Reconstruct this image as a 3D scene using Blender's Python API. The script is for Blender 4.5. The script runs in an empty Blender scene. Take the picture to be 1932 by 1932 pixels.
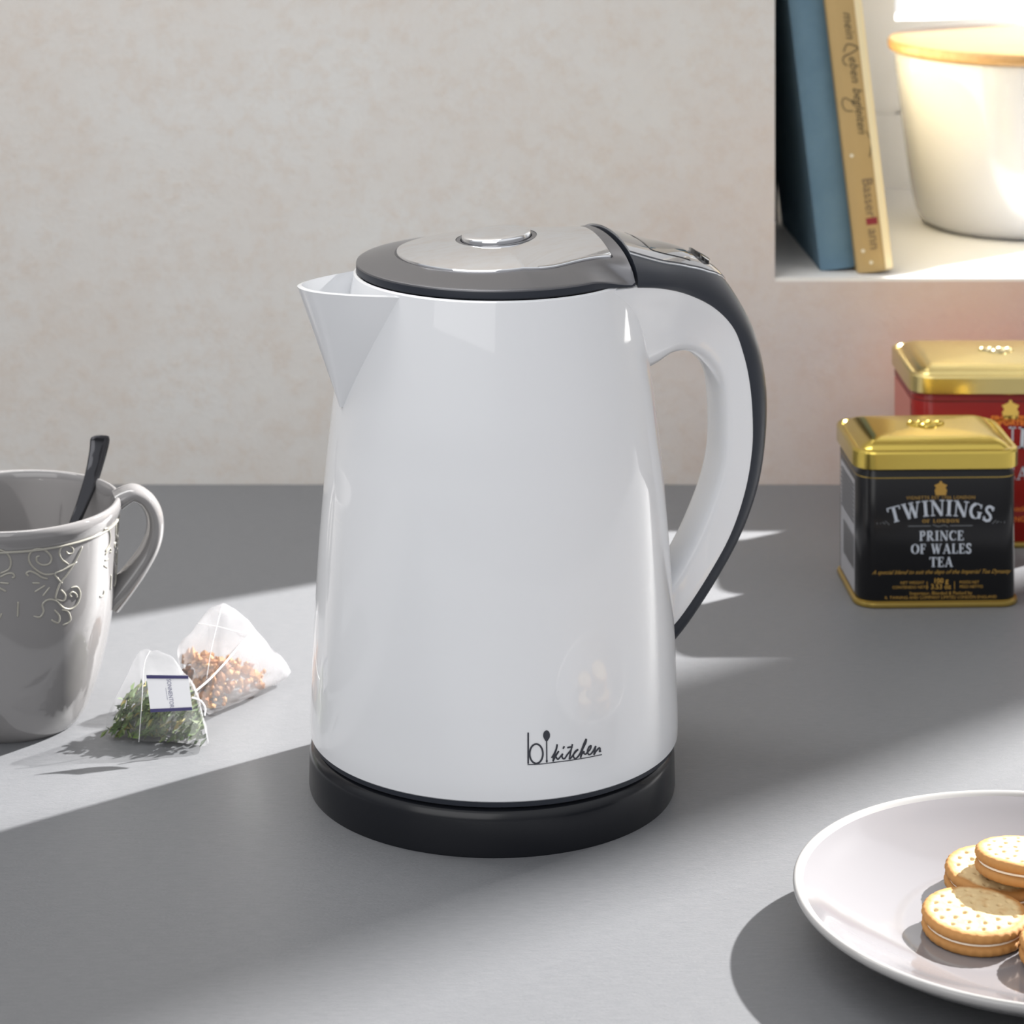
import bpy, bmesh, math, random
from mathutils import Vector, noise
from mathutils.geometry import tessellate_polygon
random.seed(7)
scene = bpy.context.scene
COL = scene.collection
PI = math.pi

# ------------------------------------------------------------------ camera geometry
FPX, X0, YH, CAMH = 5000.0, 863.0, -540.0, 0.467      # focal length in px of a 1932 px frame

def at(x, y, d):
    """point seen at pixel x,y at distance d in front of the camera"""
    return Vector(((x - X0) * d / FPX, d, CAMH - (y - YH) * d / FPX))

def on_z(x, y, z):
    d = (CAMH - z) * FPX / (y - YH)
    return at(x, y, d)

cam_d = bpy.data.cameras.new('camera')
cam = bpy.data.objects.new('camera', cam_d)
COL.objects.link(cam)
cam.location = (0, 0, CAMH)
cam.rotation_euler = (PI / 2, 0, 0)
cam_d.sensor_width = 36
cam_d.lens = FPX / 1932 * 36
cam_d.shift_x = (966 - X0) / 1932
cam_d.shift_y = (YH - 966) / 1932
cam_d.clip_start = 0.05
cam_d.dof.use_dof = True
cam_d.dof.focus_distance = 1.09
cam_d.dof.aperture_fstop = 19
scene.camera = cam

# ------------------------------------------------------------------ helpers
class MB:
    def __init__(self):
        self.v = []; self.f = []; self.m = []
    def add(self, vs, fs, mi=0):
        o = len(self.v)
        self.v += [tuple(p) for p in vs]
        self.f += [tuple(i + o for i in f) for f in fs]
        self.m += [mi] * len(fs)
    def build(self, name, mats, parent=None, smooth=True, angle=35):
        org = Vector(parent.matrix_basis.translation) if parent is not None else Vector((0, 0, 0))
        p = parent
        if p is not None and p.parent is not None:
            org = Vector(p['_org'])
        elif p is not None:
            org = Vector(p['_org'])
        me = bpy.data.meshes.new(name)
        me.from_pydata([tuple(Vector(q) - org) for q in self.v], [], self.f)
        if not isinstance(mats, (list, tuple)): mats = [mats]
        for m in mats: me.materials.append(m)
        for i, poly in enumerate(me.polygons):
            poly.material_index = self.m[i]
        me.validate()
        if smooth:
            me.shade_smooth()
            if angle: me.set_sharp_from_angle(angle=math.radians(angle))
        o = bpy.data.objects.new(name, me)
        COL.objects.link(o)
        o['_org'] = list(org)
        if parent is not None: o.parent = parent
        return o
    def recalc(self):
        bm = bmesh.new()
        vs = [bm.verts.new(p) for p in self.v]
        for f, mi in zip(self.f, self.m):
            try:
                fc = bm.faces.new([vs[i] for i in f]); fc.material_index = mi
            except ValueError: pass
        bmesh.ops.remove_doubles(bm, verts=bm.verts, dist=1e-7)
        bmesh.ops.recalc_face_normals(bm, faces=bm.faces)
        bm.verts.index_update()
        self.v = [tuple(v.co) for v in bm.verts]
        self.f = [tuple(v.index for v in f.verts) for f in bm.faces]
        self.m = [f.material_index for f in bm.faces]
        bm.free()
        return self
    # shapes -------------------------------------------------
    def loft(self, rings, closed=True, cap0=False, cap1=False, mi=0):
        n = len(rings[0]); vs = [p for r in rings for p in r]; fs = []
        for i in range(len(rings) - 1):
            for j in range(n if closed else n - 1):
                a = i * n + j; b = i * n + (j + 1) % n
                fs.append((a, b, b + n, a + n))
        if cap0: fs.append(tuple(range(n))[::-1])
        if cap1: fs.append(tuple((len(rings) - 1) * n + j for j in range(n)))
        self.add(vs, fs, mi)
    def lathe(self, prof, cx, cy, seg=96, mi=0, cap0=False, cap1=False):
        rings = []
        for r, z in prof:
            rings.append([(cx + r * math.cos(2 * PI * k / seg), cy + r * math.sin(2 * PI * k / seg), z) for k in range(seg)])
        self.loft(rings, True, cap0, cap1, mi)
    def box(self, x0, x1, y0, y1, z0, z1, mi=0):
        v = [(x, y, z) for z in (z0, z1) for y in (y0, y1) for x in (x0, x1)]
        self.add(v, [(0, 2, 3, 1), (4, 5, 7, 6), (0, 1, 5, 4), (2, 6, 7, 3), (0, 4, 6, 2), (1, 3, 7, 5)], mi)
    def tube(self, pts, rad, seg=12, flat=1.0, side=None, mi=0):
        """rad: number or function of 0..1 ; flat scales the second axis ; side = preferred first axis"""
        pts = [Vector(p) for p in pts]; n = len(pts); rings = []
        prev = None
        for i, p in enumerate(pts):
            t = (pts[min(i + 1, n - 1)] - pts[max(i - 1, 0)]).normalized()
            ref = Vector(side) if side is not None else (prev if prev is not None else Vector((0.13, 0.21, 0.97)))
            a = (ref - t * ref.dot(t))
            if a.length < 1e-6: a = t.orthogonal()
            a.normalize(); b = t.cross(a).normalized(); prev = a
            r = rad(i / (n - 1)) if callable(rad) else rad
            if not isinstance(r, tuple): r = (r, r * flat)
            rings.append([p + a * (r[0] * math.cos(2 * PI * k / seg)) + b * (r[1] * math.sin(2 * PI * k / seg)) for k in range(seg)])
        self.loft(rings, True, True, True, mi)

def spline(pts, n=8):
    """Catmull-Rom through tuples of any size"""
    out = []; P = [tuple(p) for p in pts]
    for i in range(len(P) - 1):
        p0 = P[max(i - 1, 0)]; p1 = P[i]; p2 = P[i + 1]; p3 = P[min(i + 2, len(P) - 1)]
        for k in range(n):
            t = k / n
            out.append(tuple(.5 * (2 * b + (c - a) * t + (2 * a - 5 * b + 4 * c - d) * t * t + (3 * b - a - 3 * c + d) * t ** 3)
                             for a, b, c, d in zip(p0, p1, p2, p3)))
    out.append(P[-1])
    return out

def interp(tab, x):
    if x <= tab[0][0]: return tab[0][1]
    for (a, b), (c, d) in zip(tab, tab[1:]):
        if x <= c: return b + (d - b) * (x - a) / (c - a)
    return tab[-1][1]

def empty(name, loc, label, cat, group=None):
    o = bpy.data.objects.new(name, None); COL.objects.link(o)
    o.location = loc; o['_org'] = list(loc); o.empty_display_size = .02
    tag(o, label, cat, group); return o

def tag(o, label=None, cat=None, group=None, kind=None):
    if label: o['label'] = label
    if cat: o['category'] = cat
    if group: o['group'] = group
    if kind: o['kind'] = kind
    return o

def ribbon2d(pts, w, taper=False):
    """2-D polyline -> quads strip (list of (left,right)), mitre free"""
    n = len(pts); L = []; R = []
    for i, p in enumerate(pts):
        a = pts[max(i - 1, 0)]; b = pts[min(i + 1, n - 1)]
        dx, dy = b[0] - a[0], b[1] - a[1]; l = math.hypot(dx, dy) or 1
        nx, ny = -dy / l, dx / l
        ww = w * .5
        if taper and i in (0, n - 1): ww *= .5
        L.append((p[0] + nx * ww, p[1] + ny * ww)); R.append((p[0] - nx * ww, p[1] - ny * ww))
    return L, R

def put_ribbon(mb, pts, w, fn, taper=False):
    L, R = ribbon2d(pts, w, taper)
    v = [fn(*p) for p in L] + [fn(*p) for p in R]; n = len(L)
    mb.add(v, [(i, i + 1, n + i + 1, n + i) for i in range(n - 1)])

def put_poly(mb, pts, fn):
    cx = sum(p[0] for p in pts) / len(pts); cy = sum(p[1] for p in pts) / len(pts)
    v = [fn(cx, cy)] + [fn(*p) for p in pts]; n = len(pts)
    mb.add(v, [(0, i + 1, (i + 1) % n + 1) for i in range(n)])

def ell(cx, cy, rx, ry, a0=0, a1=360, n=24):
    return [(cx + rx * math.cos(math.radians(a0 + (a1 - a0) * k / n)), cy + ry * math.sin(math.radians(a0 + (a1 - a0) * k / n))) for k in range(n + 1)]

def font_mesh(txt, size, fn, mb, shear=0, align='CENTER', bold=0.0, spacing=1.0, maxedge=None):
    cu = bpy.data.curves.new('lettering', 'FONT')
    cu.body = txt; cu.size = size; cu.shear = shear; cu.align_x = align; cu.align_y = 'CENTER'
    cu.offset = bold; cu.space_character = spacing; cu.resolution_u = 3
    o = bpy.data.objects.new('lettering', cu); COL.objects.link(o)
    dg = bpy.context.evaluated_depsgraph_get()
    me = o.evaluated_get(dg).to_mesh()
    v = [fn(p.co.x, p.co.y) for p in me.vertices]
    f = [tuple(p.vertices) for p in me.polygons]
    mb.add(v, f)
    o.evaluated_get(dg).to_mesh_clear()
    bpy.data.objects.remove(o); bpy.data.curves.remove(cu)

# serif stroke letters, unit height
TK, TN = .19, .075
GL = {
 'I': (.42, [(TK, [(.21, 0), (.21, 1)]), (TN, [(.02, .035), (.40, .035)]), (TN, [(.02, .965), (.40, .965)])]),
 'T': (.84, [(TK, [(.42, 0), (.42, 1)]), (TN, [(.02, .96), (.82, .96)]), (TN, [(.04, .98), (.04, .74)]), (TN, [(.80, .98), (.80, .74)]), (TN, [(.24, .035), (.60, .035)])]),
 'W': (1.2, [(TK, [(.14, 1), (.38, 0)]), (TN, [(.38, 0), (.62, .95)]), (TK, [(.58, 1), (.82, 0)]), (TN, [(.82, 0), (1.06, 1)]), (TN, [(0, .965), (.3, .965)]), (TN, [(.46, .965), (.76, .965)]), (TN, [(.94, .965), (1.2, .965)])]),
 'N': (.92, [(TN, [(.15, 0), (.15, 1)]), (TK, [(.15, .98), (.76, .02)]), (TN, [(.78, 0), (.78, 1)]), (TN, [(.02, .035), (.3, .035)]), (TN, [(.0, .965), (.24, .965)]), (TN, [(.62, .965), (.92, .965)])]),
 'G': (.86, [(TN, ell(.46, .5, .36, .46, 50, 110, 8)), (TK * .95, ell(.46, .5, .36, .45, 105, 255, 14)), (TN, ell(.46, .5, .36, .46, 250, 300, 8)), (TK, [(.70, .06), (.70, .44)]), (TN, [(.54, .44), (.84, .44)]), (TN, [(.72, .96), (.72, .70)])]),
 'S': (.62, [(TK * .85, [(.54, .78), (.46, .93), (.3, .965), (.16, .9), (.11, .75), (.17, .62), (.32, .52), (.46, .42), (.53, .27), (.47, .1), (.3, .035), (.14, .08), (.07, .26)]), (TN, [(.55, .98), (.55, .72)]), (TN, [(.06, .02), (.06, .28)])]),
 'P': (.68, [(TK, [(.18, 0), (.18, 1)]), (TN, [(.02, .035), (.36, .035)]), (TN, [(.02, .965), (.36, .965)]), (TK * .8, ell(.34, .74, .24, .225, 90, -90, 12)), ]),
 'R': (.82, [(TK, [(.18, 0), (.18, 1)]), (TN, [(.02, .035), (.36, .035)]), (TN, [(.02, .965), (.36, .965)]), (TK * .8, ell(.34, .74, .24, .225, 90, -90, 12)), (TK * .9, [(.36, .5), (.70, .02)]), (TN, [(.6, .035), (.84, .035)])]),
 'C': (.80, [(TN, ell(.46, .5, .36, .46, 40, 110, 8)), (TK * .95, ell(.46, .5, .36, .45, 105, 255, 14)), (TN, ell(.46, .5, .36, .46, 250, 320, 8)), (TN, [(.73, .96), (.73, .70)])]),
 'E': (.70, [(TK, [(.18, 0), (.18, 1)]), (TN, [(.02, .035), (.64, .035)]), (TN, [(.02, .965), (.60, .965)]), (TN, [(.18, .52), (.46, .52)]), (TN, [(.64, .02), (.64, .26)]), (TN, [(.60, .98), (.60, .76)]), (TN, [(.46, .40), (.46, .64)])]),
 'O': (.92, [(TK, ell(.46, .5, .36, .44, 125, 235, 12)), (TK, ell(.46, .5, .36, .44, -55, 55, 12)), (TN, ell(.46, .5, .38, .46, 50, 130, 8)), (TN, ell(.46, .5, .38, .46, 230, 310, 8))]),
 'F': (.64, [(TK, [(.18, 0), (.18, 1)]), (TN, [(.02, .035), (.38, .035)]), (TN, [(.02, .965), (.58, .965)]), (TN, [(.18, .52), (.46, .52)]), (TN, [(.58, .98), (.58, .74)]), (TN, [(.46, .40), (.46, .64)])]),
 'A': (.92, [(TN, [(.12, 0), (.44, .98)]), (TK, [(.44, 1), (.76, 0)]), (TN, [(.22, .33), (.62, .33)]), (TN, [(.0, .035), (.26, .035)]), (TN, [(.6, .035), (.92, .035)])]),
 'L': (.68, [(TK, [(.18, 0), (.18, 1)]), (TN, [(.02, .035), (.64, .035)]), (TN, [(.02, .965), (.36, .965)]), (TN, [(.64, .02), (.64, .3)])]),
 'D': (.88, [(TK, [(.18, 0), (.18, 1)]), (TN, [(.02, .035), (.4, .035)]), (TN, [(.02, .965), (.4, .965)]), (TK, ell(.38, .5, .36, .45, 80, -80, 14))]),
 ' ': (.4, []),
}
def serif(mb, txt, h, fn, cx, cy, stretch=1.0, warp=None, gap=.10, weight=1.0):
    tot = sum(GL[c][0] + gap for c in txt) - gap
    x = -tot / 2
    for c in txt:
        adv, strokes = GL[c]
        for w, pts in strokes:
            pp = []
            if len(pts) == 2:
                pts = [(pts[0][0] + (pts[1][0] - pts[0][0]) * k / 3, pts[0][1] + (pts[1][1] - pts[0][1]) * k / 3) for k in range(4)]
            for px, py in pts:
                a, b = (x + px) * h * stretch, py * h
                if warp: a, b = warp(a, b)
                pp.append((cx + a, cy + b))
            put_ribbon(mb, pp, w * h * weight, fn)
        x += adv + gap

# ------------------------------------------------------------------ materials
def mat(name, col=(.8, .8, .8), rough=.5, metal=0, coat=0, coat_r=.05, spec=.5):
    m = bpy.data.materials.new(name); m.use_nodes = True
    b = m.node_tree.nodes['Principled BSDF']
    b.inputs['Base Color'].default_value = (*col, 1)
    b.inputs['Roughness'].default_value = rough
    b.inputs['Metallic'].default_value = metal
    b.inputs['Coat Weight'].default_value = coat
    b.inputs['Coat Roughness'].default_value = coat_r
    b.inputs['Specular IOR Level'].default_value = spec
    m.diffuse_color = (*col, 1)
    return m

def N(m, t, **kw):
    n = m.node_tree.nodes.new(t)
    for k, v in kw.items():
        if k in n.inputs: n.inputs[k].default_value = v
        else: setattr(n, k, v)
    return n
def LK(m, a, b): m.node_tree.links.new(a, b)
def bsdf(m): return m.node_tree.nodes['Principled BSDF']

def mottled(m, c1, c2, scale, stretch=(1, 1, 1), detail=6, lo=.35, hi=.65, bump=0, bscale=None, rough=None):
    tc = N(m, 'ShaderNodeTexCoord'); mp = N(m, 'ShaderNodeMapping'); mp.inputs['Scale'].default_value = stretch
    LK(m, tc.outputs['Object'], mp.inputs['Vector'])
    nz = N(m, 'ShaderNodeTexNoise'); nz.inputs['Scale'].default_value = scale; nz.inputs['Detail'].default_value = detail
    nz.inputs['Roughness'].default_value = .65
    LK(m, mp.outputs[0], nz.inputs['Vector'])
    rp = N(m, 'ShaderNodeValToRGB'); rp.color_ramp.elements[0].position = lo; rp.color_ramp.elements[1].position = hi
    rp.color_ramp.elements[0].color = (*c1, 1); rp.color_ramp.elements[1].color = (*c2, 1)
    LK(m, nz.outputs['Fac'], rp.inputs[0]); LK(m, rp.outputs[0], bsdf(m).inputs['Base Color'])
    if bump:
        n2 = N(m, 'ShaderNodeTexNoise'); n2.inputs['Scale'].default_value = bscale or scale * 3; n2.inputs['Detail'].default_value = 4
        LK(m, mp.outputs[0], n2.inputs['Vector'])
        bp = N(m, 'ShaderNodeBump'); bp.inputs['Strength'].default_value = bump; bp.inputs['Distance'].default_value = .001
        LK(m, n2.outputs['Fac'], bp.inputs['Height']); LK(m, bp.outputs[0], bsdf(m).inputs['Normal'])
    return m, rp, mp

M = {}
M['white_plastic'] = mat('glossy white plastic', (.77, .78, .80), .35, 0, .75, .015)
M['black_gloss'] = mat('black semi gloss plastic', (.008, .009, .012), .22, 0, 0, .05, .35)
M['black_satin'] = mat('anthracite satin plastic', (.024, .028, .038), .40, 0, 0, .05, .35)
M['grey_satin'] = mat('dark grey metallic plastic', (.17, .17, .18), .34, .75)
M['chrome'] = mat('polished chrome', (.80, .81, .83), .045, 1)
M['panel'] = mat('grey glossy panel', (.10, .10, .105), .05, 0, .8, .02, .8)
M['panel_edge'] = mat('pale edge of panel', (.6, .62, .65), .12, .6)
M['smoke_window'] = mat('smoked window', (.008, .007, .006), .03, 0, 1, .02)
M['print_dark'] = mat('dark grey print', (.035, .038, .05), .4)
M['groove'] = mat('black seam', (.004, .004, .005), .5)
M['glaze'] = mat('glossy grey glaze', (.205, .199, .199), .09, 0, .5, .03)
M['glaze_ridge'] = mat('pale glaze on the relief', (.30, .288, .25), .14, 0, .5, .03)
M['steel'] = mat('dark polished steel', (.06, .06, .065), .07, 1)
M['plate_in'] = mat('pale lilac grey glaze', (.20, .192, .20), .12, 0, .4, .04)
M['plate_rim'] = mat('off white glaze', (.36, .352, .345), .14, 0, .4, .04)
M['gold'] = mat('brushed gold lid', (.60, .45, .10), .20, 1)
M['gold_pale'] = mat('satin pale gold lid', (.66, .53, .22), .27, 1)
M['gold_line'] = mat('gold line', (.40, .28, .07), .30, .8)
M['gold_print'] = mat('gold print', (.42, .24, .04), .45)
M['orange_print'] = mat('orange print', (.75, .20, .02), .45)
M['tin_black'] = mat('black lacquered tin', (.005, .005, .006), .20, 0, 0, .05, .35)
M['tin_red'] = mat('red lacquered tin', (.22, .006, .003), .20, 0, 0, .05, .3)
M['silver_print'] = mat('silver grey print', (.52, .56, .62), .4)
M['grey_label'] = mat('grey printed side', (.30, .30, .32), .35)
M['bar_dark'] = mat('dark bars', (.03, .03, .03), .5)
M['canister'] = mat('white porcelain', (.50, .50, .51), .12, 0, .4, .04)
M['paint_white'] = mat('white paint', (.70, .69, .67), .5)
M['navy'] = mat('navy ink', (.035, .03, .12), .6)
M['paper'] = mat('white paper', (.82, .82, .84), .7)
M['pages'] = mat('book pages', (.70, .63, .47), .8)
M['red_print'] = mat('red print', (.22, .015, .025), .5)
M['white_dot'] = mat('white dot print', (.72, .66, .50), .5)
M['brown_ink'] = mat('dark olive ink', (.07, .055, .025), .5)
M['cream'] = mat('vanilla cream', (.85, .76, .62), .55)
M['string'] = mat('white cotton thread', (.82, .82, .83), .8)
M['flange'] = mat('pale collar', (.6, .6, .6), .5)

wood = mat('light beech wood', (.72, .47, .20), .35, 0, .2, .2)
mottled(wood, (.30, .165, .055), (.42, .26, .11), 12, (1, 14, 6), 4, .3, .7)
M['wood'] = wood
blue = mat('worn blue cloth', (.10, .18, .25), .75)
mottled(blue, (.085, .160, .225), (.125, .215, .285), 30, (1, 1, 1), 6, .3, .7, .3, 900)
tanm = mat('tan paper cover', (.55, .37, .15), .55)
mottled(tanm, (.38, .26, .105), (.46, .315, .13), 20, (1, 1, .3), 5, .3, .7)
M['blue'] = blue; M['tan'] = tanm
M['tan_sunlit'] = mat('painted sunlight on tan cover', (.80, .68, .42), .5)

# wall plaster
wl = mat('mottled beige plaster', (.6, .58, .55), .85)
tc = N(wl, 'ShaderNodeTexCoord')
n1 = N(wl, 'ShaderNodeTexNoise'); n1.inputs['Scale'].default_value = 7; n1.inputs['Detail'].default_value = 8; n1.inputs['Roughness'].default_value = .6
n2 = N(wl, 'ShaderNodeTexNoise'); n2.inputs['Scale'].default_value = 85; n2.inputs['Detail'].default_value = 8; n2.inputs['Roughness'].default_value = .75
n3 = N(wl, 'ShaderNodeTexNoise'); n3.inputs['Scale'].default_value = 420; n3.inputs['Detail'].default_value = 3
for n in (n1, n2, n3): LK(wl, tc.outputs['Object'], n.inputs['Vector'])
r1 = N(wl, 'ShaderNodeValToRGB')
r1.color_ramp.elements[0].position = .34; r1.color_ramp.elements[0].color = (.555, .515, .475, 1)
r1.color_ramp.elements[1].position = .66; r1.color_ramp.elements[1].color = (.585, .578, .560, 1)
e = r1.color_ramp.elements.new(.5); e.color = (.570, .548, .520, 1)
LK(wl, n1.outputs['Fac'], r1.inputs[0])
r2 = N(wl, 'ShaderNodeValToRGB')
r2.color_ramp.elements[0].position = .47; r2.color_ramp.elements[0].color = (0, 0, 0, 1)
r2.color_ramp.elements[1].position = .74; r2.color_ramp.elements[1].color = (1, 1, 1, 1)
LK(wl, n2.outputs['Fac'], r2.inputs[0])
mx = N(wl, 'ShaderNodeMix', data_type='RGBA'); mx.inputs[7].default_value = (.50, .395, .31, 1)
LK(wl, r1.outputs[0], mx.inputs[6])
ms = N(wl, 'ShaderNodeMath', operation='MULTIPLY'); ms.inputs[1].default_value = .5
LK(wl, r2.outputs[0], ms.inputs[0]); LK(wl, ms.outputs[0], mx.inputs[0])
# rosy plaster stain below the niche, with the red tin's bounce light painted in
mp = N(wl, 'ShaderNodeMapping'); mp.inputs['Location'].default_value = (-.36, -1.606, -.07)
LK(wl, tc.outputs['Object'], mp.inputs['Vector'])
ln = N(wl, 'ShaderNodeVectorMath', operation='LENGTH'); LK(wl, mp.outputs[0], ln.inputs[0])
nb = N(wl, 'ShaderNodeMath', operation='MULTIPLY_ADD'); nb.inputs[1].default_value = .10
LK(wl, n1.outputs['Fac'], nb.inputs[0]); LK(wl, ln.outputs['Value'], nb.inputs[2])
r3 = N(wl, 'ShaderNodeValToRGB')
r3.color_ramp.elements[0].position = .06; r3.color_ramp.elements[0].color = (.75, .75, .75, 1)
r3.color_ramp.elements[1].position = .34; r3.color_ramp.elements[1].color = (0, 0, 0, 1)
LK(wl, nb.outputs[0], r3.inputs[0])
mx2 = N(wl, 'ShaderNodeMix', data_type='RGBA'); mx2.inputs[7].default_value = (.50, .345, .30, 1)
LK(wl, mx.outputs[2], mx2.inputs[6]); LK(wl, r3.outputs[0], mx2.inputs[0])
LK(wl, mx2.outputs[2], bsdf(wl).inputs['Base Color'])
bp = N(wl, 'ShaderNodeBump'); bp.inputs['Strength'].default_value = .35; bp.inputs['Distance'].default_value = .0015
ad = N(wl, 'ShaderNodeMath', operation='MULTIPLY_ADD'); ad.inputs[1].default_value = .3
LK(wl, n3.outputs['Fac'], ad.inputs[0]); LK(wl, n2.outputs['Fac'], ad.inputs[2])
LK(wl, ad.outputs[0], bp.inputs['Height']); LK(wl, bp.outputs[0], bsdf(wl).inputs['Normal'])
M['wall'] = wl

tb = mat('grey brushed worktop', (.2, .2, .205), .42)
mottled(tb, (.132, .136, .145), (.160, .163, .171), 260, (.5, 3.0, 1), 6, .3, .7, .25, 1100)
M['table'] = tb

bis = mat('baked biscuit', (.72, .50, .24), .75)
tcb = N(bis, 'ShaderNodeTexCoord')
sp = N(bis, 'ShaderNodeSeparateXYZ'); gm = N(bis, 'ShaderNodeNewGeometry')
nzb = N(bis, 'ShaderNodeTexNoise'); nzb.inputs['Scale'].default_value = 260; nzb.inputs['Detail'].default_value = 7
LK(bis, tcb.outputs['Object'], nzb.inputs['Vector'])
LK(bis, gm.outputs['Normal'], sp.inputs[0])
adn = N(bis, 'ShaderNodeMath', operation='MULTIPLY_ADD'); adn.inputs[1].default_value = .75
LK(bis, nzb.outputs['Fac'], adn.inputs[0])
# baked rim browner than the top: a ring in the biscuit's own coordinates
sx = N(bis, 'ShaderNodeSeparateXYZ'); LK(bis, tcb.outputs['Object'], sx.inputs[0])
cmb = N(bis, 'ShaderNodeCombineXYZ'); LK(bis, sx.outputs[0], cmb.inputs[0]); LK(bis, sx.outputs[1], cmb.inputs[1])
lnb = N(bis, 'ShaderNodeVectorMath', operation='LENGTH'); LK(bis, cmb.outputs[0], lnb.inputs[0])
mr = N(bis, 'ShaderNodeMapRange'); mr.inputs[1].default_value = .0155; mr.inputs[2].default_value = .0196; mr.inputs[3].default_value = 0; mr.inputs[4].default_value = -.75
LK(bis, lnb.outputs['Value'], mr.inputs[0]); LK(bis, mr.outputs[0], adn.inputs[2])
rb = N(bis, 'ShaderNodeValToRGB')
rb.color_ramp.elements[0].position = -.0; rb.color_ramp.elements[0].color = (.42, .20, .055, 1)
rb.color_ramp.elements[1].position = .38; rb.color_ramp.elements[1].color = (.60, .45, .235, 1)
LK(bis, adn.outputs[0], rb.inputs[0]); LK(bis, rb.outputs[0], bsdf(bis).inputs['Base Color'])
bpb = N(bis, 'ShaderNodeBump'); bpb.inputs['Strength'].default_value = .5; bpb.inputs['Distance'].default_value = .0006
LK(bis, nzb.outputs['Fac'], bpb.inputs['Height']); LK(bis, bpb.outputs[0], bsdf(bis).inputs['Normal'])
M['biscuit'] = bis

def island(name, cols, rough=.7):
    m = mat(name, cols[0], rough)
    g = N(m, 'ShaderNodeNewGeometry'); r = N(m, 'ShaderNodeValToRGB'); r.color_ramp.interpolation = 'LINEAR'
    r.color_ramp.elements[0].color = (*cols[0], 1); r.color_ramp.elements[1].color = (*cols[-1], 1)
    for i, c in enumerate(cols[1:-1]):
        e = r.color_ramp.elements.new((i + 1) / (len(cols) - 1)); e.color = (*c, 1)
    LK(m, g.outputs['Random Per Island'], r.inputs[0]); LK(m, r.outputs[0], bsdf(m).inputs['Base Color'])
    return m
M['herbs'] = island('dried green herbs', [(.025, .05, .01), (.06, .11, .02), (.10, .16, .035), (.03, .07, .014), (.20, .24, .10), (.07, .12, .02), (.30, .22, .04)])
M['fruit'] = island('dried fruit pieces', [(.22, .07, .015), (.40, .18, .05), (.30, .11, .03), (.50, .28, .10), (.10, .03, .02), (.38, .17, .04)])

def gauze(name, dens):
    m = bpy.data.materials.new(name); m.use_nodes = True; nt = m.node_tree
    nt.nodes.remove(nt.nodes['Principled BSDF']); out = nt.nodes['Material Output']
    tr = N(m, 'ShaderNodeBsdfTransparent'); tr.inputs[0].default_value = (1, 1, 1, 1)
    tl = N(m, 'ShaderNodeBsdfTranslucent'); tl.inputs[0].default_value = (.60, .60, .62, 1)
    df = N(m, 'ShaderNodeBsdfDiffuse'); df.inputs[0].default_value = (.60, .60, .62, 1)
    gl = N(m, 'ShaderNodeBsdfGlossy'); gl.inputs['Roughness'].default_value = .3
    a = N(m, 'ShaderNodeMixShader'); a.inputs[0].default_value = .5; LK(m, tl.outputs[0], a.inputs[1]); LK(m, df.outputs[0], a.inputs[2])
    b = N(m, 'ShaderNodeMixShader'); b.inputs[0].default_value = .08; LK(m, a.outputs[0], b.inputs[1]); LK(m, gl.outputs[0], b.inputs[2])
    c = N(m, 'ShaderNodeMixShader'); LK(m, tr.outputs[0], c.inputs[1]); LK(m, b.outputs[0], c.inputs[2])
    t = N(m, 'ShaderNodeTexCoord'); nz = N(m, 'ShaderNodeTexNoise'); nz.inputs['Scale'].default_value = 45; nz.inputs['Detail'].default_value = 5
    LK(m, t.outputs['Object'], nz.inputs['Vector'])
    mr = N(m, 'ShaderNodeMapRange'); mr.inputs[1].default_value = .3; mr.inputs[2].default_value = .7; mr.inputs[3].default_value = dens - .16; mr.inputs[4].default_value = dens + .16
    LK(m, nz.outputs['Fac'], mr.inputs[0]); LK(m, mr.outputs[0], c.inputs[0])
    LK(m, c.outputs[0], out.inputs['Surface'])
    return m
M['gauze'] = gauze('white tea bag gauze', .17)
M['gauze_dense'] = gauze('dense white tea bag gauze', .34)

def pane_glass(name, tint):
    gp = bpy.data.materials.new(name); gp.use_nodes = True
    gp.node_tree.nodes.remove(gp.node_tree.nodes['Principled BSDF'])
    tr = N(gp, 'ShaderNodeBsdfTransparent'); tr.inputs[0].default_value = (tint, tint, tint, 1)
    gl = N(gp, 'ShaderNodeBsdfGlossy'); gl.inputs['Roughness'].default_value = .02
    ms_ = N(gp, 'ShaderNodeMixShader'); ms_.inputs[0].default_value = .06
    LK(gp, tr.outputs[0], ms_.inputs[1]); LK(gp, gl.outputs[0], ms_.inputs[2]); LK(gp, ms_.outputs[0], gp.node_tree.nodes['Material Output'].inputs['Surface'])
    return gp
M['glass'] = pane_glass('window glass', 1.0)
M['sun_dimming_glass'] = pane_glass('sun dimming window glass', .9)  # grey tint added only to dim the sun through the right pane

# ------------------------------------------------------------------ the setting
WY, BY = 1.606, 1.911          # wall face, back of the niche
NX0, NX1, NZ0, NZ1 = .1924, 1.75, .125, 1.15
mb = MB()
mb.box(-2.6, NX0, WY, BY, -.02, 2.6)
mb.box(NX0, 3.2, WY, BY, -.02, NZ0 - .002)
mb.box(NX0, 3.2, WY, BY, NZ1, 2.6)
mb.box(NX1, 3.2, WY, BY, NZ0 - .002, NZ1)
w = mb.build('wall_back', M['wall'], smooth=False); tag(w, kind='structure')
mb = MB(); mb.box(NX0, NX1, WY + .0005, BY, NZ0 - .002, NZ0)
t = mb.build('trim_1', M['paint_white'], smooth=False); tag(t, kind='structure')

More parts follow.
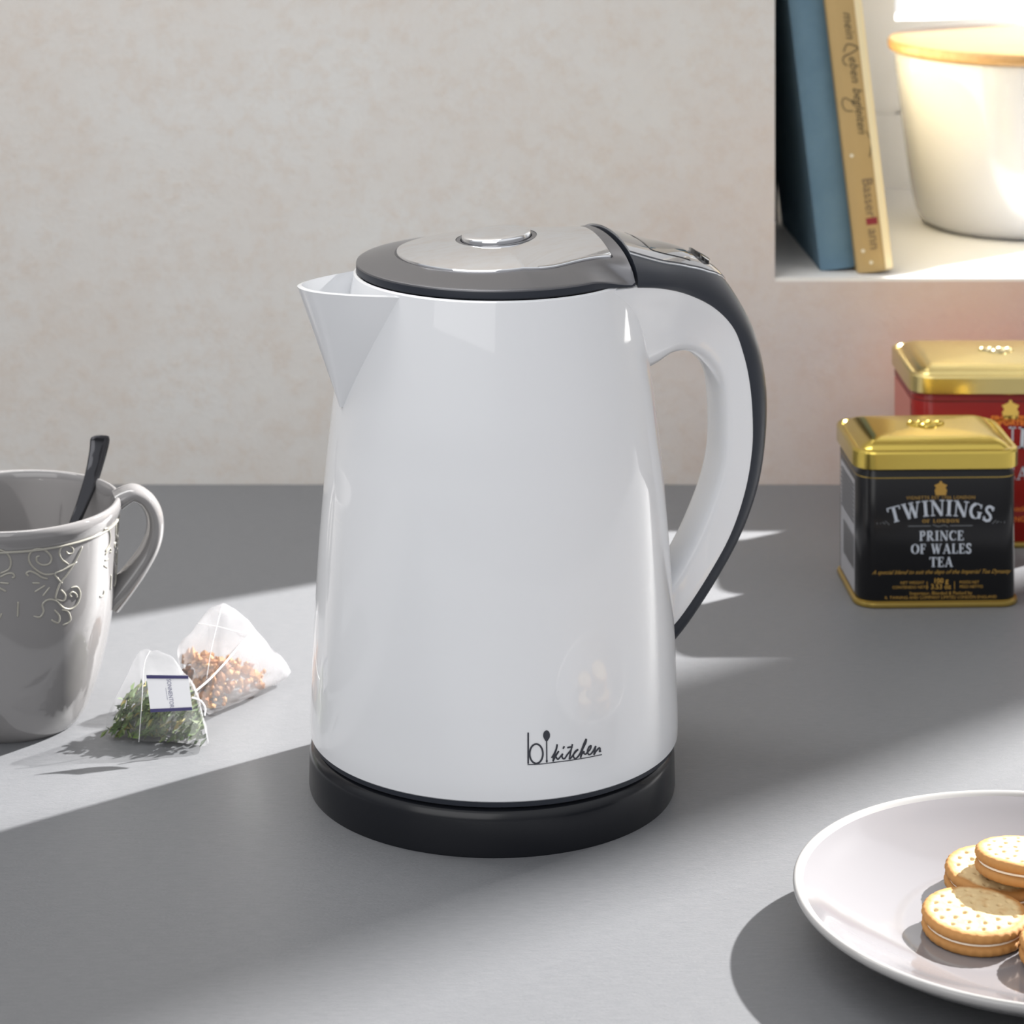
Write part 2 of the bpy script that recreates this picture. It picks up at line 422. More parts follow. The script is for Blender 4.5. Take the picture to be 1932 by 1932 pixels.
# white window at the back of the niche
win = bpy.data.objects.new('window_1', None); COL.objects.link(win); win.location = (.9, BY, NZ0); win['_org'] = [.9, BY, NZ0]; tag(win, kind='structure')
mb = MB()
y0 = BY + .001
mb.box(NX0 - .03, .316, y0, y0 + .04, NZ0 - .05, NZ1 + .03)         # left jamb
mb.box(.316, NX1, y0 + .001, y0 + .04, .180, .246)                 # bottom rail
mb.box(NX0, NX1, y0 - .004, y0 + .04, NZ0 - .05, .1785)               # sill board
mb.box(.420, .510, y0 + .001, y0 + .04, .246, NZ1 - .04)          # added unseen upright, keeps sun off the niche floor behind the canister
mb.box(NX0, NX1, y0 + .006, y0 + .04, .17, .19)
mb.box(1.74, 1.80, y0, y0 + .04, .246, NZ1)
mb.box(.316, NX1, y0, y0 + .04, NZ1 - .05, NZ1 + .03)
mb.box(1.025, 1.108, y0, y0 + .04, .246, NZ1 - .05)                   # mullion
mb.build('window_frame', M['paint_white'], win, smooth=False)
mb = MB(); mb.box(.316, .420, y0 + .018, y0 + .021, .246, NZ1 - .05); mb.build('window_pane', M['glass'], win, smooth=False)
mb = MB(); mb.box(.510, 1.025, y0 + .018, y0 + .021, .246, NZ1 - .05); mb.build('window_pane', M['glass'], win, smooth=False)
mb = MB(); mb.box(1.108, 1.74, y0 + .018, y0 + .021, .246, NZ1 - .05); mb.build('window_pane', M['sun_dimming_glass'], win, smooth=False)  # unseen pane, tinted to weaken the sun near the plate

mb = MB(); mb.box(-1.9, 2.6, .25, WY - .0005, -.038, 0)
wt = mb.build('worktop', M['table'], smooth=False)
tag(wt, 'smooth grey worktop running along the foot of the beige plaster wall', 'worktop')
mb = MB(); mb.box(-2.6, 3.2, -2.2, BY, -.94, -.90)
fl = mb.build('floor', mat('dark floor', (.18, .17, .16), .6), smooth=False); tag(fl, kind='structure')
mb = MB(); mb.box(-1.88, 2.58, .32, WY - .001, -.899, -.039)
cb = mb.build('base_cabinet', mat('grey cabinet', (.3, .3, .3), .5), smooth=False)
tag(cb, 'plain grey base cabinet carrying the grey worktop', 'cabinet')

# ------------------------------------------------------------------ kettle
KX, KY = .0160, 1.161
SC = FPX / KY
AH = math.radians(16); HU = (math.cos(AH), math.sin(AH)); HW = (math.sin(AH), -math.cos(AH))
def K(u, w, z): return Vector((KX + u * HU[0] + w * HW[0], KY + u * HU[1] + w * HW[1], z))
def kinv(x, y, w):
    """handle-plane coordinates (u,z) of a pixel lying w towards the camera side"""
    q = (x - X0) / FPX
    # X - q*Y = 0
    u = (q * (KY + w * HW[1]) - KX - w * HW[0]) / (HU[0] - q * HU[1])
    Y = KY + u * HU[1] + w * HW[1]
    return u, CAMH - (y - YH) * Y / FPX

base = empty('power_base', (KX - .0009, KY, 0), 'round black power base standing under the white kettle', 'kettle base')
mb = MB(); cx = KX - .0009
mb.lathe([(.0, .0012), (.0785, .0012), (.0797, .0), (.0800, .0015), (.0797, .0145), (.0790, .0175), (.0772, .0193), (.0750, .0198), (.0740, .0188), (.055, .0186), (0, .0186)], cx, KY, 128)
mb.recalc().build('base_plate', M['black_gloss'], base)

kettle = empty('kettle', (KX, KY, .0194), 'white electric kettle with black handle strip and chrome lid in the middle', 'kettle')
bprof = [(.0233, .0802), (.030, .0803), (.045, .0798), (.063, .0791), (.086, .0778), (.109, .0763), (.1375, .0738), (.152, .0722), (.1676, .0704), (.183, .0681), (.198, .0657), (.210, .0637), (.2225, .0615)]
def brad(z): return interp(bprof, z)
prof = [(r, z) for z, r in spline([(a, b) for a, b in bprof], 5)]
full = [(.0785, .0228), (.0797, .0228)] + prof + [(.0605, .2232), (.0592, .2225)] + [(r - .0025, z) for r, z in prof[::-6]] + [(.070, .026), (.0785, .0228)]
mb = MB(); mb.lathe(full, KX, KY, 160)
body = mb.build('body', M['white_plastic'], kettle)
mb = MB(); mb.lathe([(0, .0195), (.073, .0195), (.0775, .0197), (.0790, .0205), (.0795, .0225), (.0795, .0230), (.0, .0230)], KX, KY, 128)
mb.recalc().build('bottom_ring', M['black_satin'], kettle)

# spout
AS = math.radians(21); SU = (-math.cos(AS), -math.sin(AS)); SW = (-math.sin(AS), math.cos(AS))
def SP(a, l, z): return (KX + a * SU[0] + l * SW[0], KY + a * SU[1] + l * SW[1], z)
mb = MB()
outer = []; inner = []
NZs = 16; NS = 41
for i in range(NZs + 1):
    f = i / NZs; z = .170 + f * .0515
    half = math.radians(1.2 + 27.5 * f); rb_ = brad(z) - .0006
    tip = brad(z) + .0012 + .0268 * f ** 1.05
    rowo, rowi = [], []
    for j in range(NS):
        s = -1 + 2 * j / (NS - 1)
        A0 = rb_ * math.cos(half); Lm = rb_ * math.sin(half)
        a = A0 + (tip - A0) * (1 - abs(s) ** 2.0)
        zz = z + (.0010 * (1 - abs(s)) * f)
        rowo.append(SP(a, Lm * s, zz))
        th = .0016
        rowi.append(SP(a - th * 1.3 * (1 - abs(s) * .6), max(0, Lm - th * 1.0) * s, zz + (.0004 if i == NZs else 0)))
    outer.append(rowo); inner.append(rowi)
mb.loft(outer, closed=False); mb.loft(inner, closed=False)
mb.loft([outer[-1], inner[-1]], closed=False)
mb.build('spout', M['white_plastic'], kettle, angle=60)

# handle stations : outer, boundary, inner (pixel x, y, assumed half width)
ST = [
 (None, (1200, 541, .0450), (1195, 705, .012), .0450, .026),
 ((1190, 442, -.016), (1250, 543, .0375), (1236, 690, .012), .0375, .020),
 ((1262, 460, -.010), (1300, 555, .0285), (1263, 664, .006), .0285, .0165),
 ((1322, 488, -.004), (1350, 581, .0215), (1292, 659, .001), .0215, .0150),
 ((1368, 530, 0), (1386, 620, .0170), (1318, 680, -.004), .0170, .0140),
 ((1412, 605, 0), (1405, 672, .0150), (1331, 706, -.006), .0150, .0135),
 ((1432, 670, 0), (1416, 725, .0142), (1336, 750, -.006), .0142, .0130),
 ((1441, 740, 0), (1421, 785, .0138), (1337, 800, -.006), .0138, .0126),
 ((1438, 825, 0), (1420, 850, .0135), (1334, 850, -.006), .0135, .0124),
 ((1424, 912, 0), (1407, 927, .0132), (1322, 902, -.006), .0132, .0122),
 ((1393, 998, 0), (1379, 1010, .0130), (1300, 960, -.006), .0130, .0120),
 ((1348, 1083, 0), (1335, 1090, .0127), (1272, 1020, -.006), .0127, .0118),
 ((1296, 1165, 0), (1285, 1165, .0122), (1238, 1075, -.006), .0122, .0115),
 ((1258, 1215, 0), (1246, 1208, .0118), (1200, 1110, -.006), .0118, .0110),
]
rows = []
for O, Mm, I, wm, wi in ST:
    m_ = kinv(*Mm); i_ = kinv(*I)
    o_ = kinv(*O) if O else (.0508, .2388)
    rows.append((o_[0], o_[1], m_[0], m_[1], i_[0], i_[1], wm, wi))
print('handle stations', [tuple(round(v, 4) for v in r) for r in rows])
r0 = rows[0]
head = (r0[0] - .014, r0[1] + .0002, r0[2] - .014, r0[3], r0[4] - .014, r0[5], .0502, .034)
rows = spline(rows, 8)
def cov_pt(r, q, side, off=0.0):
    """point on black cover: q 0 at the edge .. 1 at ridge"""
    ou, oz, mu, mz, iu, iz, wm, wi = r
    a = q * PI / 2; s, c = math.sin(a), math.cos(a)
    k = s; u = mu + (ou - mu) * k; z = mz + (oz - mz) * k
    d = Vector((ou - mu, oz - mz)); 
    if d.length: d.normalize()
    return K(u + d.x * off, side * wm * c, z + d.y * off)
whi, blk = [], []
for r in rows:
    ou, oz, mu, mz, iu, iz, wm, wi = r
    half = [(0, 0), (.012, .42), (.05, .74), (.12, .93), (.22, 1.0), (.35, 1.0), (.5, 1.0), (.65, 1), (.8, 1), (.93, 1), (.985, .985), (1.0, .95)]
    ring = []
    for s, ww in half:
        w_ = wi + (wm - wi) * max(0, s - .1) ** 1.6 / .9 ** 1.6
        ring.append((iu + (mu - iu) * s, iz + (mz - iz) * s, ww * w_))
    pts = [K(u, w_, z) for u, z, w_ in ring] + [K(u, -w_, z) for u, z, w_ in ring[::-1][:-1]]
    whi.append(pts)
    qs = [0, .04, .1, .2, .3, .42, .55, .7, .85, 1]
    b = [cov_pt(r, q, 1) for q in qs] + [cov_pt(r, q, -1) for q in qs[::-1][1:]]
    # close slightly inside the white part
    dz = (iu - mu, iz - mz)
    b = [K(mu + dz[0] * .06, wm * .9, mz + dz[1] * .06)] + b + [K(mu + dz[0] * .06, -wm * .9, mz + dz[1] * .06)]
    blk.append(b)
def wring(r):
    ou, oz, mu, mz, iu, iz, wm, wi = r
    ring = []
    for s, ww in half:
        w_ = wi + (wm - wi) * max(0, s - .1) ** 1.6 / .9 ** 1.6
        ring.append((iu + (mu - iu) * s, iz + (mz - iz) * s, ww * w_))
    return [K(u, w_, z) for u, z, w_ in ring] + [K(u, -w_, z) for u, z, w_ in ring[::-1][:-1]]
whi = [wring(head)] + whi
mb = MB(); mb.loft(whi, True, True, True); mb.recalc().build('handle', M['white_plastic'], kettle, angle=50)
mb = MB(); mb.loft(blk[1:], True, True, True)
cover = mb.recalc().build('handle_cover', M['black_satin'], kettle, angle=50); tag(cover, 'anthracite strip wrapping the back of the handle')

def rowat(t):
    i = min(int(t * 8), len(rows) - 2); f = t * 8 - i
    return tuple(a + (b - a) * f for a, b in zip(rows[i], rows[i + 1]))
def patch(name, t0, t1, wf, off, mt, par, n=30, edge=None, m=16):
    mb = MB(); rr = []
    for i in range(n + 1):
        t = t0 + (t1 - t0) * i / n; r = rowat(t); wmax = wf(i / n, t)
        q0 = math.acos(max(-1, min(1, wmax))) / (PI / 2)
        line = []
        for j in range(m + 1):
            s = -1 + 2 * j / m
            ww = wmax * s; q = math.acos(min(1, abs(ww))) / (PI / 2)
            line.append(cov_pt(r, q, 1 if s >= 0 else -1, off))
        rr.append(line)
    mb.loft(rr, closed=False)
    # skirt
    per = [l[0] for l in rr] + rr[-1][1:] + [l[-1] for l in rr[::-1]][1:] + rr[0][::-1][1:-1]
    low = [p - Vector((0, 0, 1)) * off * 1.3 for p in per]
    mb.loft([per, low], closed=True)
    return mb.build(name, mt, par, angle=50)
wpan = lambda f, t: interp([(0.1, .67), (1, .70), (2, .70), (2.8, .62), (3.4, .45), (3.8, .25), (4.02, .02)], t)
patch('panel_trim', .13, 4.06, lambda f, t: wpan(f, t) + .035 * min(1, (4.06 - t) * 2), .0003, M['panel_edge'], cover)
pan = patch('control_panel', .15, 3.98, wpan, .0008, M['panel'], cover); tag(pan, 'glossy grey panel on top of the handle')
pw = patch('indicator_window', .75, 2.2, lambda f, t: .60 * min(1, ((f * 14) ** .5 if f < .07 else 1), (((1 - f) * 10) ** .5 if f > .9 else 1)) * (.82 + .18 * f), .0011, M['smoke_window'], cover)
patch('power_switch', 2.5, 3.1, lambda f, t: .42 * max(.02, (1 - (2 * f - 1) ** 2)) ** .5, .0024, M['smoke_window'], cover, 16)

# lid
def herm(p, q, a0, n, sgn):
    L = math.hypot(q[0] - p[0], q[1] - p[1]); a = math.radians(a0)
    t0 = (math.sin(a) * L, -sgn * math.cos(a) * L); t1 = (L * 1.0, -sgn * .08 * L); out = []
    for k in range(1, n + 1):
        t = k / n; h = (2*t**3 - 3*t*t + 1, t**3 - 2*t*t + t, -2*t**3 + 3*t*t, t**3 - t*t)
        out.append(tuple(h[0] * p[i] + h[1] * t0[i] + h[2] * q[i] + h[3] * t1[i] for i in (0, 1)))
    return out
UR = .0500
def lid_outline(scale_w=0.0, R=.0604, us=.0496, ws=.0452):
    pts = []
    a0 = 58
    for k in range(0, 121):
        a = math.radians(a0 + (360 - 2 * a0) * k / 120)
        pts.append((R * math.cos(a), R * math.sin(a)))
    # flaring ears to the seam
    n = 8
    p0 = pts[-1]; p1 = pts[0]
    fl = herm(p0, (us, -ws), a0, n, -1)
    sm = [(us, -ws + 2 * ws * k / 24) for k in range(1, 24)]
    fr = herm(p1, (us, ws), a0, n, 1)[::-1]
    return pts + fl + sm + fr
def topz(u, w): return .2380 + .08 * u - 1.50 * u * u - 2.8 * w * w - 85 * max(0, u) * w * w
def chrome_outline():
    R = .0431; us = .0448; ws = .0300; pts = []; a0 = 66
    for k in range(0, 101):
        a = math.radians(a0 + (360 - 2 * a0) * k / 100)
        pts.append((R * math.cos(a), R * math.sin(a)))
    p0 = pts[-1]; p1 = pts[0]; n = 8
    fl = herm(p0, (us, -ws), a0, n, -1)
    sm = [(us, -ws + 2 * ws * k / 24) for k in range(1, 24)]
    fr = herm(p1, (us, ws), a0, n, 1)[::-1]
    # same count as the lid outline : 121+8+23+8 = 160 ; 101+39=140 -> resample
    return pts + fl + sm + fr
def resample(pts, n, start_angle=PI):
    P = pts + [pts[0]]; res = []
    for k in range(n):
        a = 2 * PI * k / n
        d = (math.cos(a), math.sin(a)); best = 0
        for (x1, y1), (x2, y2) in zip(P, P[1:]):
            ex, ey = x2 - x1, y2 - y1
            det = d[0] * (-ey) + ex * d[1]
            if abs(det) < 1e-14: continue
            t = (x1 * (-ey) + ex * y1) / det
            s = (d[0] * y1 - d[1] * x1) / det
            if t > 0 and -1e-6 <= s <= 1 + 1e-6: best = max(best, t)
        res.append((d[0] * best, d[1] * best))
    return res
NL = 240
lo = resample(lid_outline(), NL); co = resample(chrome_outline(), NL)
def sm01(x): x = max(0, min(1, x)); return x * x * (3 - 2 * x)
def zedge(a, b):
    k = sm01((a - .026) / .0235)
    el = .2222 + .0164 * math.sqrt(max(0, 1 - (b / .0453) ** 2)) - .0003
    return .2275 + (max(.2234, el) - .2275) * k
def zbase(a, b): return .2234 - .0010 * sm01((a - .026) / .0235)
def lidring(f):
    out = []
    for (a, b), (c, d) in zip(lo, co):
        u, w_ = c + (a - c) * f, d + (b - d) * f
        zc = topz(c, d) - .0006
        out.append((u, w_, zc + (zedge(a, b) - zc) * (f ** 1.25)))
    return out
rings = []
for sc_, fr_ in ((.93, 0), (.992, .03), (1.0, .2), (1.0, .82), (.997, .98)):
    rings.append([K(a * sc_, b * sc_, zbase(a, b) + fr_ * (zedge(a, b) - zbase(a, b))) for a, b in lo])
for f in (.97, .9, .8, .65, .5, .35, .2, .1, .03): rings.append([K(*p) for p in lidring(f)])
rings.append([K(c * 1.0, d * 1.0, topz(c, d) - .0012) for c, d in co])
rings.append([K(c * .8, d * .8, .228) for c, d in co])
mb = MB(); mb.loft(rings[3:], True, False, True); mb.loft(rings[:4], True, True, False, 1)
lid = mb.recalc().build('lid', [M['grey_satin'], M['black_satin']], kettle, angle=28); tag(lid, 'dark grey lid rim around the chrome plate')
# chrome plate with a round opening for the button
rings = []
BR = .0178
for f, dz in ((1.0, -.0014), (1.0, -.0004), (.992, .0), (.95, .0), (.85, 0), (.7, 0), (.5, 0), (.3, 0), (.12, 0), (.02, 0), (0, 0), (0, -.0006)):
    ring = []
    for k, (c, d) in enumerate(co):
        a = 2 * PI * k / NL; bu, bw = BR * math.cos(a) + .001, BR * math.sin(a)
        g = f * .993
        u, w_ = bu + (c * .993 - bu) * f, bw + (d * .993 - bw) * f
        ring.append(K(u, w_, topz(u, w_) + dz + .0002))
    rings.append(ring)
mb = MB(); mb.loft(rings, True)
cp = mb.recalc().build('chrome_plate', M['chrome'], lid, angle=50)
def bdisc(prof, name, mt):
    mb = MB(); rings = []
    for r, dz in prof:
        ring = []
        for k in range(72):
            a = 2 * PI * k / 72; u, w_ = r * math.cos(a) + .001, r * math.sin(a)
            ring.append(K(u, w_, .2380 + .08 * u + dz - 1.0 * r * r))
        rings.append(ring)
    mb.loft(rings, True, False, True)
    return mb.build(name, mt, lid, angle=40)
bdisc([(.0179, -.0010), (.0176, -.0002), (.0158, -.0003), (.0156, -.0016), (.002, -.0016)], 'button_ring', M['grey_satin'])
bdisc([(.0152, -.0016), (.0152, .0010), (.0150, .0016), (.0144, .0020), (.012, .0022), (.007, .0022), (.001, .0022)], 'release_button', M['chrome'])

# print on the body
def hit_lathe(cx, cy, rad, off):
    def fn(x, y):
        dx, dz = (x - X0) / FPX, -(y - YH) / FPX
        def g(t):
            return math.hypot(dx * t - cx, t - cy) - rad(CAMH + dz * t) - off
        t = cy - .16
        while g(t) > 0 and t < cy + .1: t += .0015
        a, b = t - .0015, t
        for _ in range(24):
            c = (a + b) / 2
            if g(c) > 0: a = c
            else: b = c
        return Vector((dx * a, a, CAMH + dz * a))
    return fn
kh = hit_lathe(KX, KY, brad, .00025)
def logo(x, y): return kh(970 + x / 10.17, 1360 + y / 10.17)
mb = MB()
put_ribbon(mb, [(270, 225 + i * 60) for i in range(11)], 31, logo)
put_ribbon(mb, ell(425, 632, 127, 186, 0, 360, 40), 34, logo)
put_poly(mb, [(x, y + (18 * ((y - 275) / 92) ** 3 if y > 275 and abs(x - 623) < 30 else 0)) for x, y in ell(623, 278, 66, 95, 0, 345, 24)], logo)
put_ribbon(mb, [(623, 360), (624, 500), (626, 640), (627, 760)], 23, logo)
put_poly(mb, ell(627, 772, 19, 32, 0, 330, 11), logo)
put_ribbon(mb, spline([(258, 842), (500, 830), (750, 800), (1100, 755), (1400, 705), (1685, 648)], 5), 16, logo)
for st in ([(718, 712), (765, 640), (808, 540), (826, 450)], [(826, 450), (815, 530), (775, 650), (745, 780)],
           [(745, 780), (790, 690), (858, 580)], [(858, 580), (800, 665), (808, 700), (838, 738), (870, 710), (935, 630)],
           [(935, 630), (918, 680), (940, 725), (975, 718), (1020, 650), (1085, 570)], [(965, 487), (938, 538)],
           [(1120, 447), (1085, 600), (1060, 738)], [(1060, 738), (1100, 700), (1160, 620), (1230, 548)], [(1020, 520), (1060, 506), (1125, 498)],
           [(1230, 548), (1180, 580), (1140, 650), (1150, 710), (1190, 720), (1260, 640), (1310, 520)],
           [(1310, 520), (1345, 430), (1385, 345)], [(1385, 345), (1375, 420), (1310, 560), (1275, 710)],
           [(1275, 710), (1300, 640), (1345, 582)], [(1345, 582), (1338, 620), (1370, 640), (1410, 600)],
           [(1410, 600), (1460, 545), (1478, 480), (1440, 500), (1410, 580), (1430, 645), (1480, 630), (1530, 560)],
           [(1530, 560), (1570, 480)], [(1570, 480), (1550, 560), (1530, 655)], [(1530, 655), (1570, 590), (1630, 520), (1650, 540), (1638, 590), (1668, 572)]):
    put_ribbon(mb, spline(st, 5) if len(st) > 2 else st, 30, logo)
mb.build('printed_logo', M['print_dark'], body, smooth=False)

# ------------------------------------------------------------------ mug
MX, MY = (24 - X0) * 1.232 / FPX, 1.232
mprof = [(0, .0300), (.002, .0318), (.0060, .0343), (.0113, .0366), (.020, .0398), (.031, .0427), (.040, .0446), (.049, .0461), (.058, .0472), (.070, .0479), (.082, .0484), (.0920, .0488), (.0945, .0494), (.0975, .0502), (.0995, .0502)]
def mrad(z): return interp(mprof, z)
mug = empty('mug', (MX, MY, 0), 'grey glazed mug with raised scroll pattern at the left edge', 'mug')
P = [(r, z) for z, r in spline(mprof, 4)]
inn = [(.0490, .1018), (.0474, .1014), (.0462, .0985), (.0456, .090), (.0450, .075), (.0435, .055), (.0405, .035), (.036, .018), (.030, .009), (.015, .0065), (0, .0062)]
inn = [tuple(p) for p in spline(inn, 3)]
mb = MB(); mb.lathe([(0, .002), (.024, .002), (.027, 0)] + P + [(.0498, .1012)] + inn, MX, MY, 128)
mbody = mb.recalc().build('cup', M['glaze'], mug, angle=60)
# handle
path = [(222, 944), (238, 934), (254, 930), (276, 943), (290, 968), (292, 1000), (282, 1034), (261, 1068), (234, 1103), (206, 1136)]
pp = spline([tuple(at(x, y, 1.2410 + .20 * (x - 218) / 4058)) for x, y in path], 6)
mb = MB(); mb.tube(pp, lambda s: (interp([(0, .0080), (.3, .0066), (.7, .0074), (1, .0095)], s), interp([(0, .0048), (.3, .0038), (.7, .0045), (1, .0062)], s)), 20, side=(.2, -.98, 0))
mb.build('handle', M['glaze'], mug, angle=60)
mh = hit_lathe(MX, MY, mrad, 0)
strokes = [
 [(610, 1300), (500, 1310), (400, 1260), (325, 1170), (330, 1080), (400, 1030), (500, 1045), (565, 1120), (545, 1190), (470, 1205), (410, 1170), (405, 1120), (440, 1105)],
 [(760, 1200), (690, 1150), (655, 1080), (680, 1010), (740, 985), (800, 1020), (800, 1070), (750, 1080), (730, 1050)],
 [(320, 1330), (290, 1300), (330, 1275), (400, 1300), (460, 1340), (530, 1360)],
 [(355, 1405), (440, 1405)], [(380, 1505), (500, 1430)], [(470, 1550), (550, 1450)],
 [(910, 1000), (830, 1170), (740, 1310), (670, 1400), (630, 1490), (610, 1580)],
 [(850, 1170), (700, 1260), (610, 1300), (640, 1360), (690, 1410)],
 [(780, 1460), (850, 1450), (885, 1520), (860, 1620), (790, 1690), (700, 1680), (620, 1600), (530, 1590), (470, 1640), (480, 1720), (440, 1780), (370, 1770)],
 [(790, 1560), (770, 1530), (800, 1505), (840, 1530), (850, 1570)],
 [(610, 1580), (700, 1600), (720, 1540), (670, 1480)],
 [(200, 1610), (198, 1690), (195, 1780)],
 [(565, 1810), (640, 1845), (655, 1770), (600, 1700)], [(690, 1870), (775, 1820), (750, 1720), (680, 1700)],
 [(-60, 1040), (0, 1040), (80, 1080), (120, 1160), (100, 1250), (0, 1300)], [(0, 1340), (80, 1300), (140, 1300), (160, 1335), (130, 1345)],
 [(0, 1400), (100, 1410)], [(-20, 1450), (70, 1500)], [(-80, 1780), (-10, 1790), (20, 1740)],
]
mb = MB()
for ang in (0, 66, -66, 132):
    ca, sa = math.cos(math.radians(ang)), math.sin(math.radians(ang))
    for st in strokes:
        p3 = []
        for x, y in (spline(st, 5) if len(st) > 2 else spline(st, 6)):
            q = mh(x / 5.855, 860 + y / 5.855)
            dx, dy = q.x - MX, q.y - MY
            p3.append((MX + dx * ca - dy * sa, MY + dx * sa + dy * ca, q.z))
        mb.tube(p3, lambda s:   .00052 if .03 < s < .97 else .0003, 6)
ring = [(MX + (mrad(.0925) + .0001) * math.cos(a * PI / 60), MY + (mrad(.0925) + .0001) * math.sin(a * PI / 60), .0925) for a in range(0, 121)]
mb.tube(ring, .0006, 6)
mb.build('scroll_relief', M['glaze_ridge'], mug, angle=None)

# spoon
spoon = empty('teaspoon', (MX, MY, .007), 'polished steel teaspoon leaning in the grey mug', 'spoon')
ctrl = [(189, 821, 1.2735), (188, 835, 1.2730), (183, 862, 1.2700), (172, 905, 1.2645), (156, 950, 1.2560), (140, 990, 1.2480), (118, 1050, 1.2380), (92, 1130, 1.2280)]
P3 = spline([tuple(at(*c)) for c in ctrl], 16)
mb = MB()
side = Vector((.95, .28, -.10)).normalized()
def srad(s):
    w_ = interp([(0, .0005), (.006, .0018), (.018, .0030), (.045, .0042), (.09, .0047), (.14, .0047), (.3, .0041), (.6, .0028), (1, .0018)], s)
    return (w_, interp([(0, .0006), (.05, .0012), (1, .0011)], s))
mb.tube(P3, srad, 20, side=side)
mb.build('spoon_handle', M['steel'], spoon, angle=60)
# bowl : shallow ellipsoid shell near the mug floor
e0 = Vector(P3[-1]); e1 = Vector((MX - .006, MY - .014, .0125))
ax = (e1 - e0).normalized(); nrm = ax.cross(side).normalized(); sd = nrm.cross(ax)
mb = MB(); rr = []
L_ = (e1 - e0).length
for i in range(17):
    s = i / 16; hw = .0095 * math.sin(PI * (.08 + .92 * s) ** .8) ** .7 if 0 < s < 1 else .0012
    row = []
    for j in range(13):
        q = -1 + 2 * j / 12
        row.append(e0 + ax * (L_ * s) + sd * (hw * q) + nrm * (.0035 * (q * q - 1) * math.sin(PI * s)))
    rr.append(row)
mb.loft(rr, closed=False)
bowl = mb.build('spoon_bowl', M['steel'], spoon)
so = bowl.modifiers.new('thickness', 'SOLIDIFY'); so.thickness = .0008

# ------------------------------------------------------------------ plate and biscuits
PX, PY, PR, PZ = .2214, 1.003, .0936, .0220
plate = empty('plate', (PX, PY, 0), 'pale grey round plate with white rim in the bottom right corner', 'plate')
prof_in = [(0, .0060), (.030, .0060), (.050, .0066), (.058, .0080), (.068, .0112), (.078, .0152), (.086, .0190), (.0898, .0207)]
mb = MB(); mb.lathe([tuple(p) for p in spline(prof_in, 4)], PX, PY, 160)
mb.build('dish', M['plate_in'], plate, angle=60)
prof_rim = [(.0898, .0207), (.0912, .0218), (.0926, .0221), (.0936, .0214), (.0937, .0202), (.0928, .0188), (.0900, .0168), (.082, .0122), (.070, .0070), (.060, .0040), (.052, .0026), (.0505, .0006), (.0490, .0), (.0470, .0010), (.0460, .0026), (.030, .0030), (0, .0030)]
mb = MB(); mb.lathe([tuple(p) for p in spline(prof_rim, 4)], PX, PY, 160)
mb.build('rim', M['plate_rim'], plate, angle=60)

CR = .0198
holes = []
for rr_, n_, ph in ((0, 1, 0), (.0052, 6, .3), (.0104, 11, .1), (.0150, 16, .2)):
    for k in range(n_): holes.append((rr_ * math.cos(2 * PI * k / n_ + ph), rr_ * math.sin(2 * PI * k / n_ + ph)))
def wafer(top):
    mb = MB(); seg = 168; rings = []
    def ring(r, z, crimp=0, dim=False, amp=0):
        out = []
        for k in range(seg):
            a = 2 * PI * k / seg
            rr_ = r * (1 + crimp * math.cos(34 * a) + .006 * math.sin(3 * a + 1) + .003 * noise.noise(Vector((math.cos(a) * 9, math.sin(a) * 9, z * 500))))
            x, y = rr_ * math.cos(a), rr_ * math.sin(a); zz = z
            if dim:
                zz += .00022 * noise.noise(Vector((x * 300, y * 300, 3)))
                for hx, hy in holes:
                    d2 = (x - hx) ** 2 + (y - hy) ** 2
                    if d2 < 9e-6: zz -= .0017 * math.exp(-d2 / (.00066 ** 2))
            out.append((x, y, zz))
        return out
    H = .0039
    prof = [(0.0004, 0, 0), (CR * .6, 0, 0), (CR * .93, 0, 0), (CR * .975, .0004, .004), (CR, .0013, .010), (CR * 1.0, .0023, .010), (CR * .985, .0031, .008), (CR * .955, .0036, .004)]
    for r, z, c in prof: rings.append(ring(r, z, c))
    for k in range(34):
        r = CR * .93 * (1 - k / 34.0)
        rings.append(ring(max(r, .0002), H + .0003 * (1 - (r / CR) ** 2) - .0002 * max(0, (r / CR - .8) * 5), 0, True))
    if not top: rings = [[(x, y, H - z) for x, y, z in r] for r in rings]
    mb.loft(rings, True, True, True)
    return mb.recalc()
ck0 = empty('biscuit', (0, 0, 0), 'x', 'biscuit', 'sandwich biscuits on the plate')
wt_ = wafer(True); wt_.v = [(x, y, z + .0048) for x, y, z in wt_.v]
wt_.build('top_wafer', M['biscuit'], ck0, angle=70)
mb = MB(); mb.lathe([(0, .0036), (CR * .90, .0036), (CR * .935, .0040), (CR * .935, .0047), (CR * .90, .0051), (0, .0051)], 0, 0, 64)
mb.recalc().build('cream_filling', M['cream'], ck0)
wafer(False).build('bottom_wafer', M['biscuit'], ck0, angle=70)
def place(o, loc, rot): o.location = loc; o.rotation_euler = rot
spots = [
 ((.1955, 1.0010, .0068), (math.radians(2.5), math.radians(-1), .2), 'front left sandwich biscuit, partly shaded by the one lying above it'),
 ((.2103, 1.0365, .0071), (math.radians(4), math.radians(-3), 1.3), 'rear left sandwich biscuit, half hidden behind the topmost biscuit'),
 ((.2207, 1.0270, .0176), (math.radians(5), math.radians(4), 2.2), 'topmost sandwich biscuit, lying on the other biscuits'),
 ((.2270, .9755, .0068), (math.radians(1), math.radians(-2), 3.0), 'sandwich biscuit cut off by the right edge, nearest to the viewer'),
]
for i, (l, r, lab) in enumerate(spots):
    if i == 0: o = ck0
    else:
        o = ck0.copy(); COL.objects.link(o)
        for ch in list(ck0.children):
            c = ch.copy(); COL.objects.link(c); c.parent = o
    o['label'] = lab; place(o, l, r)

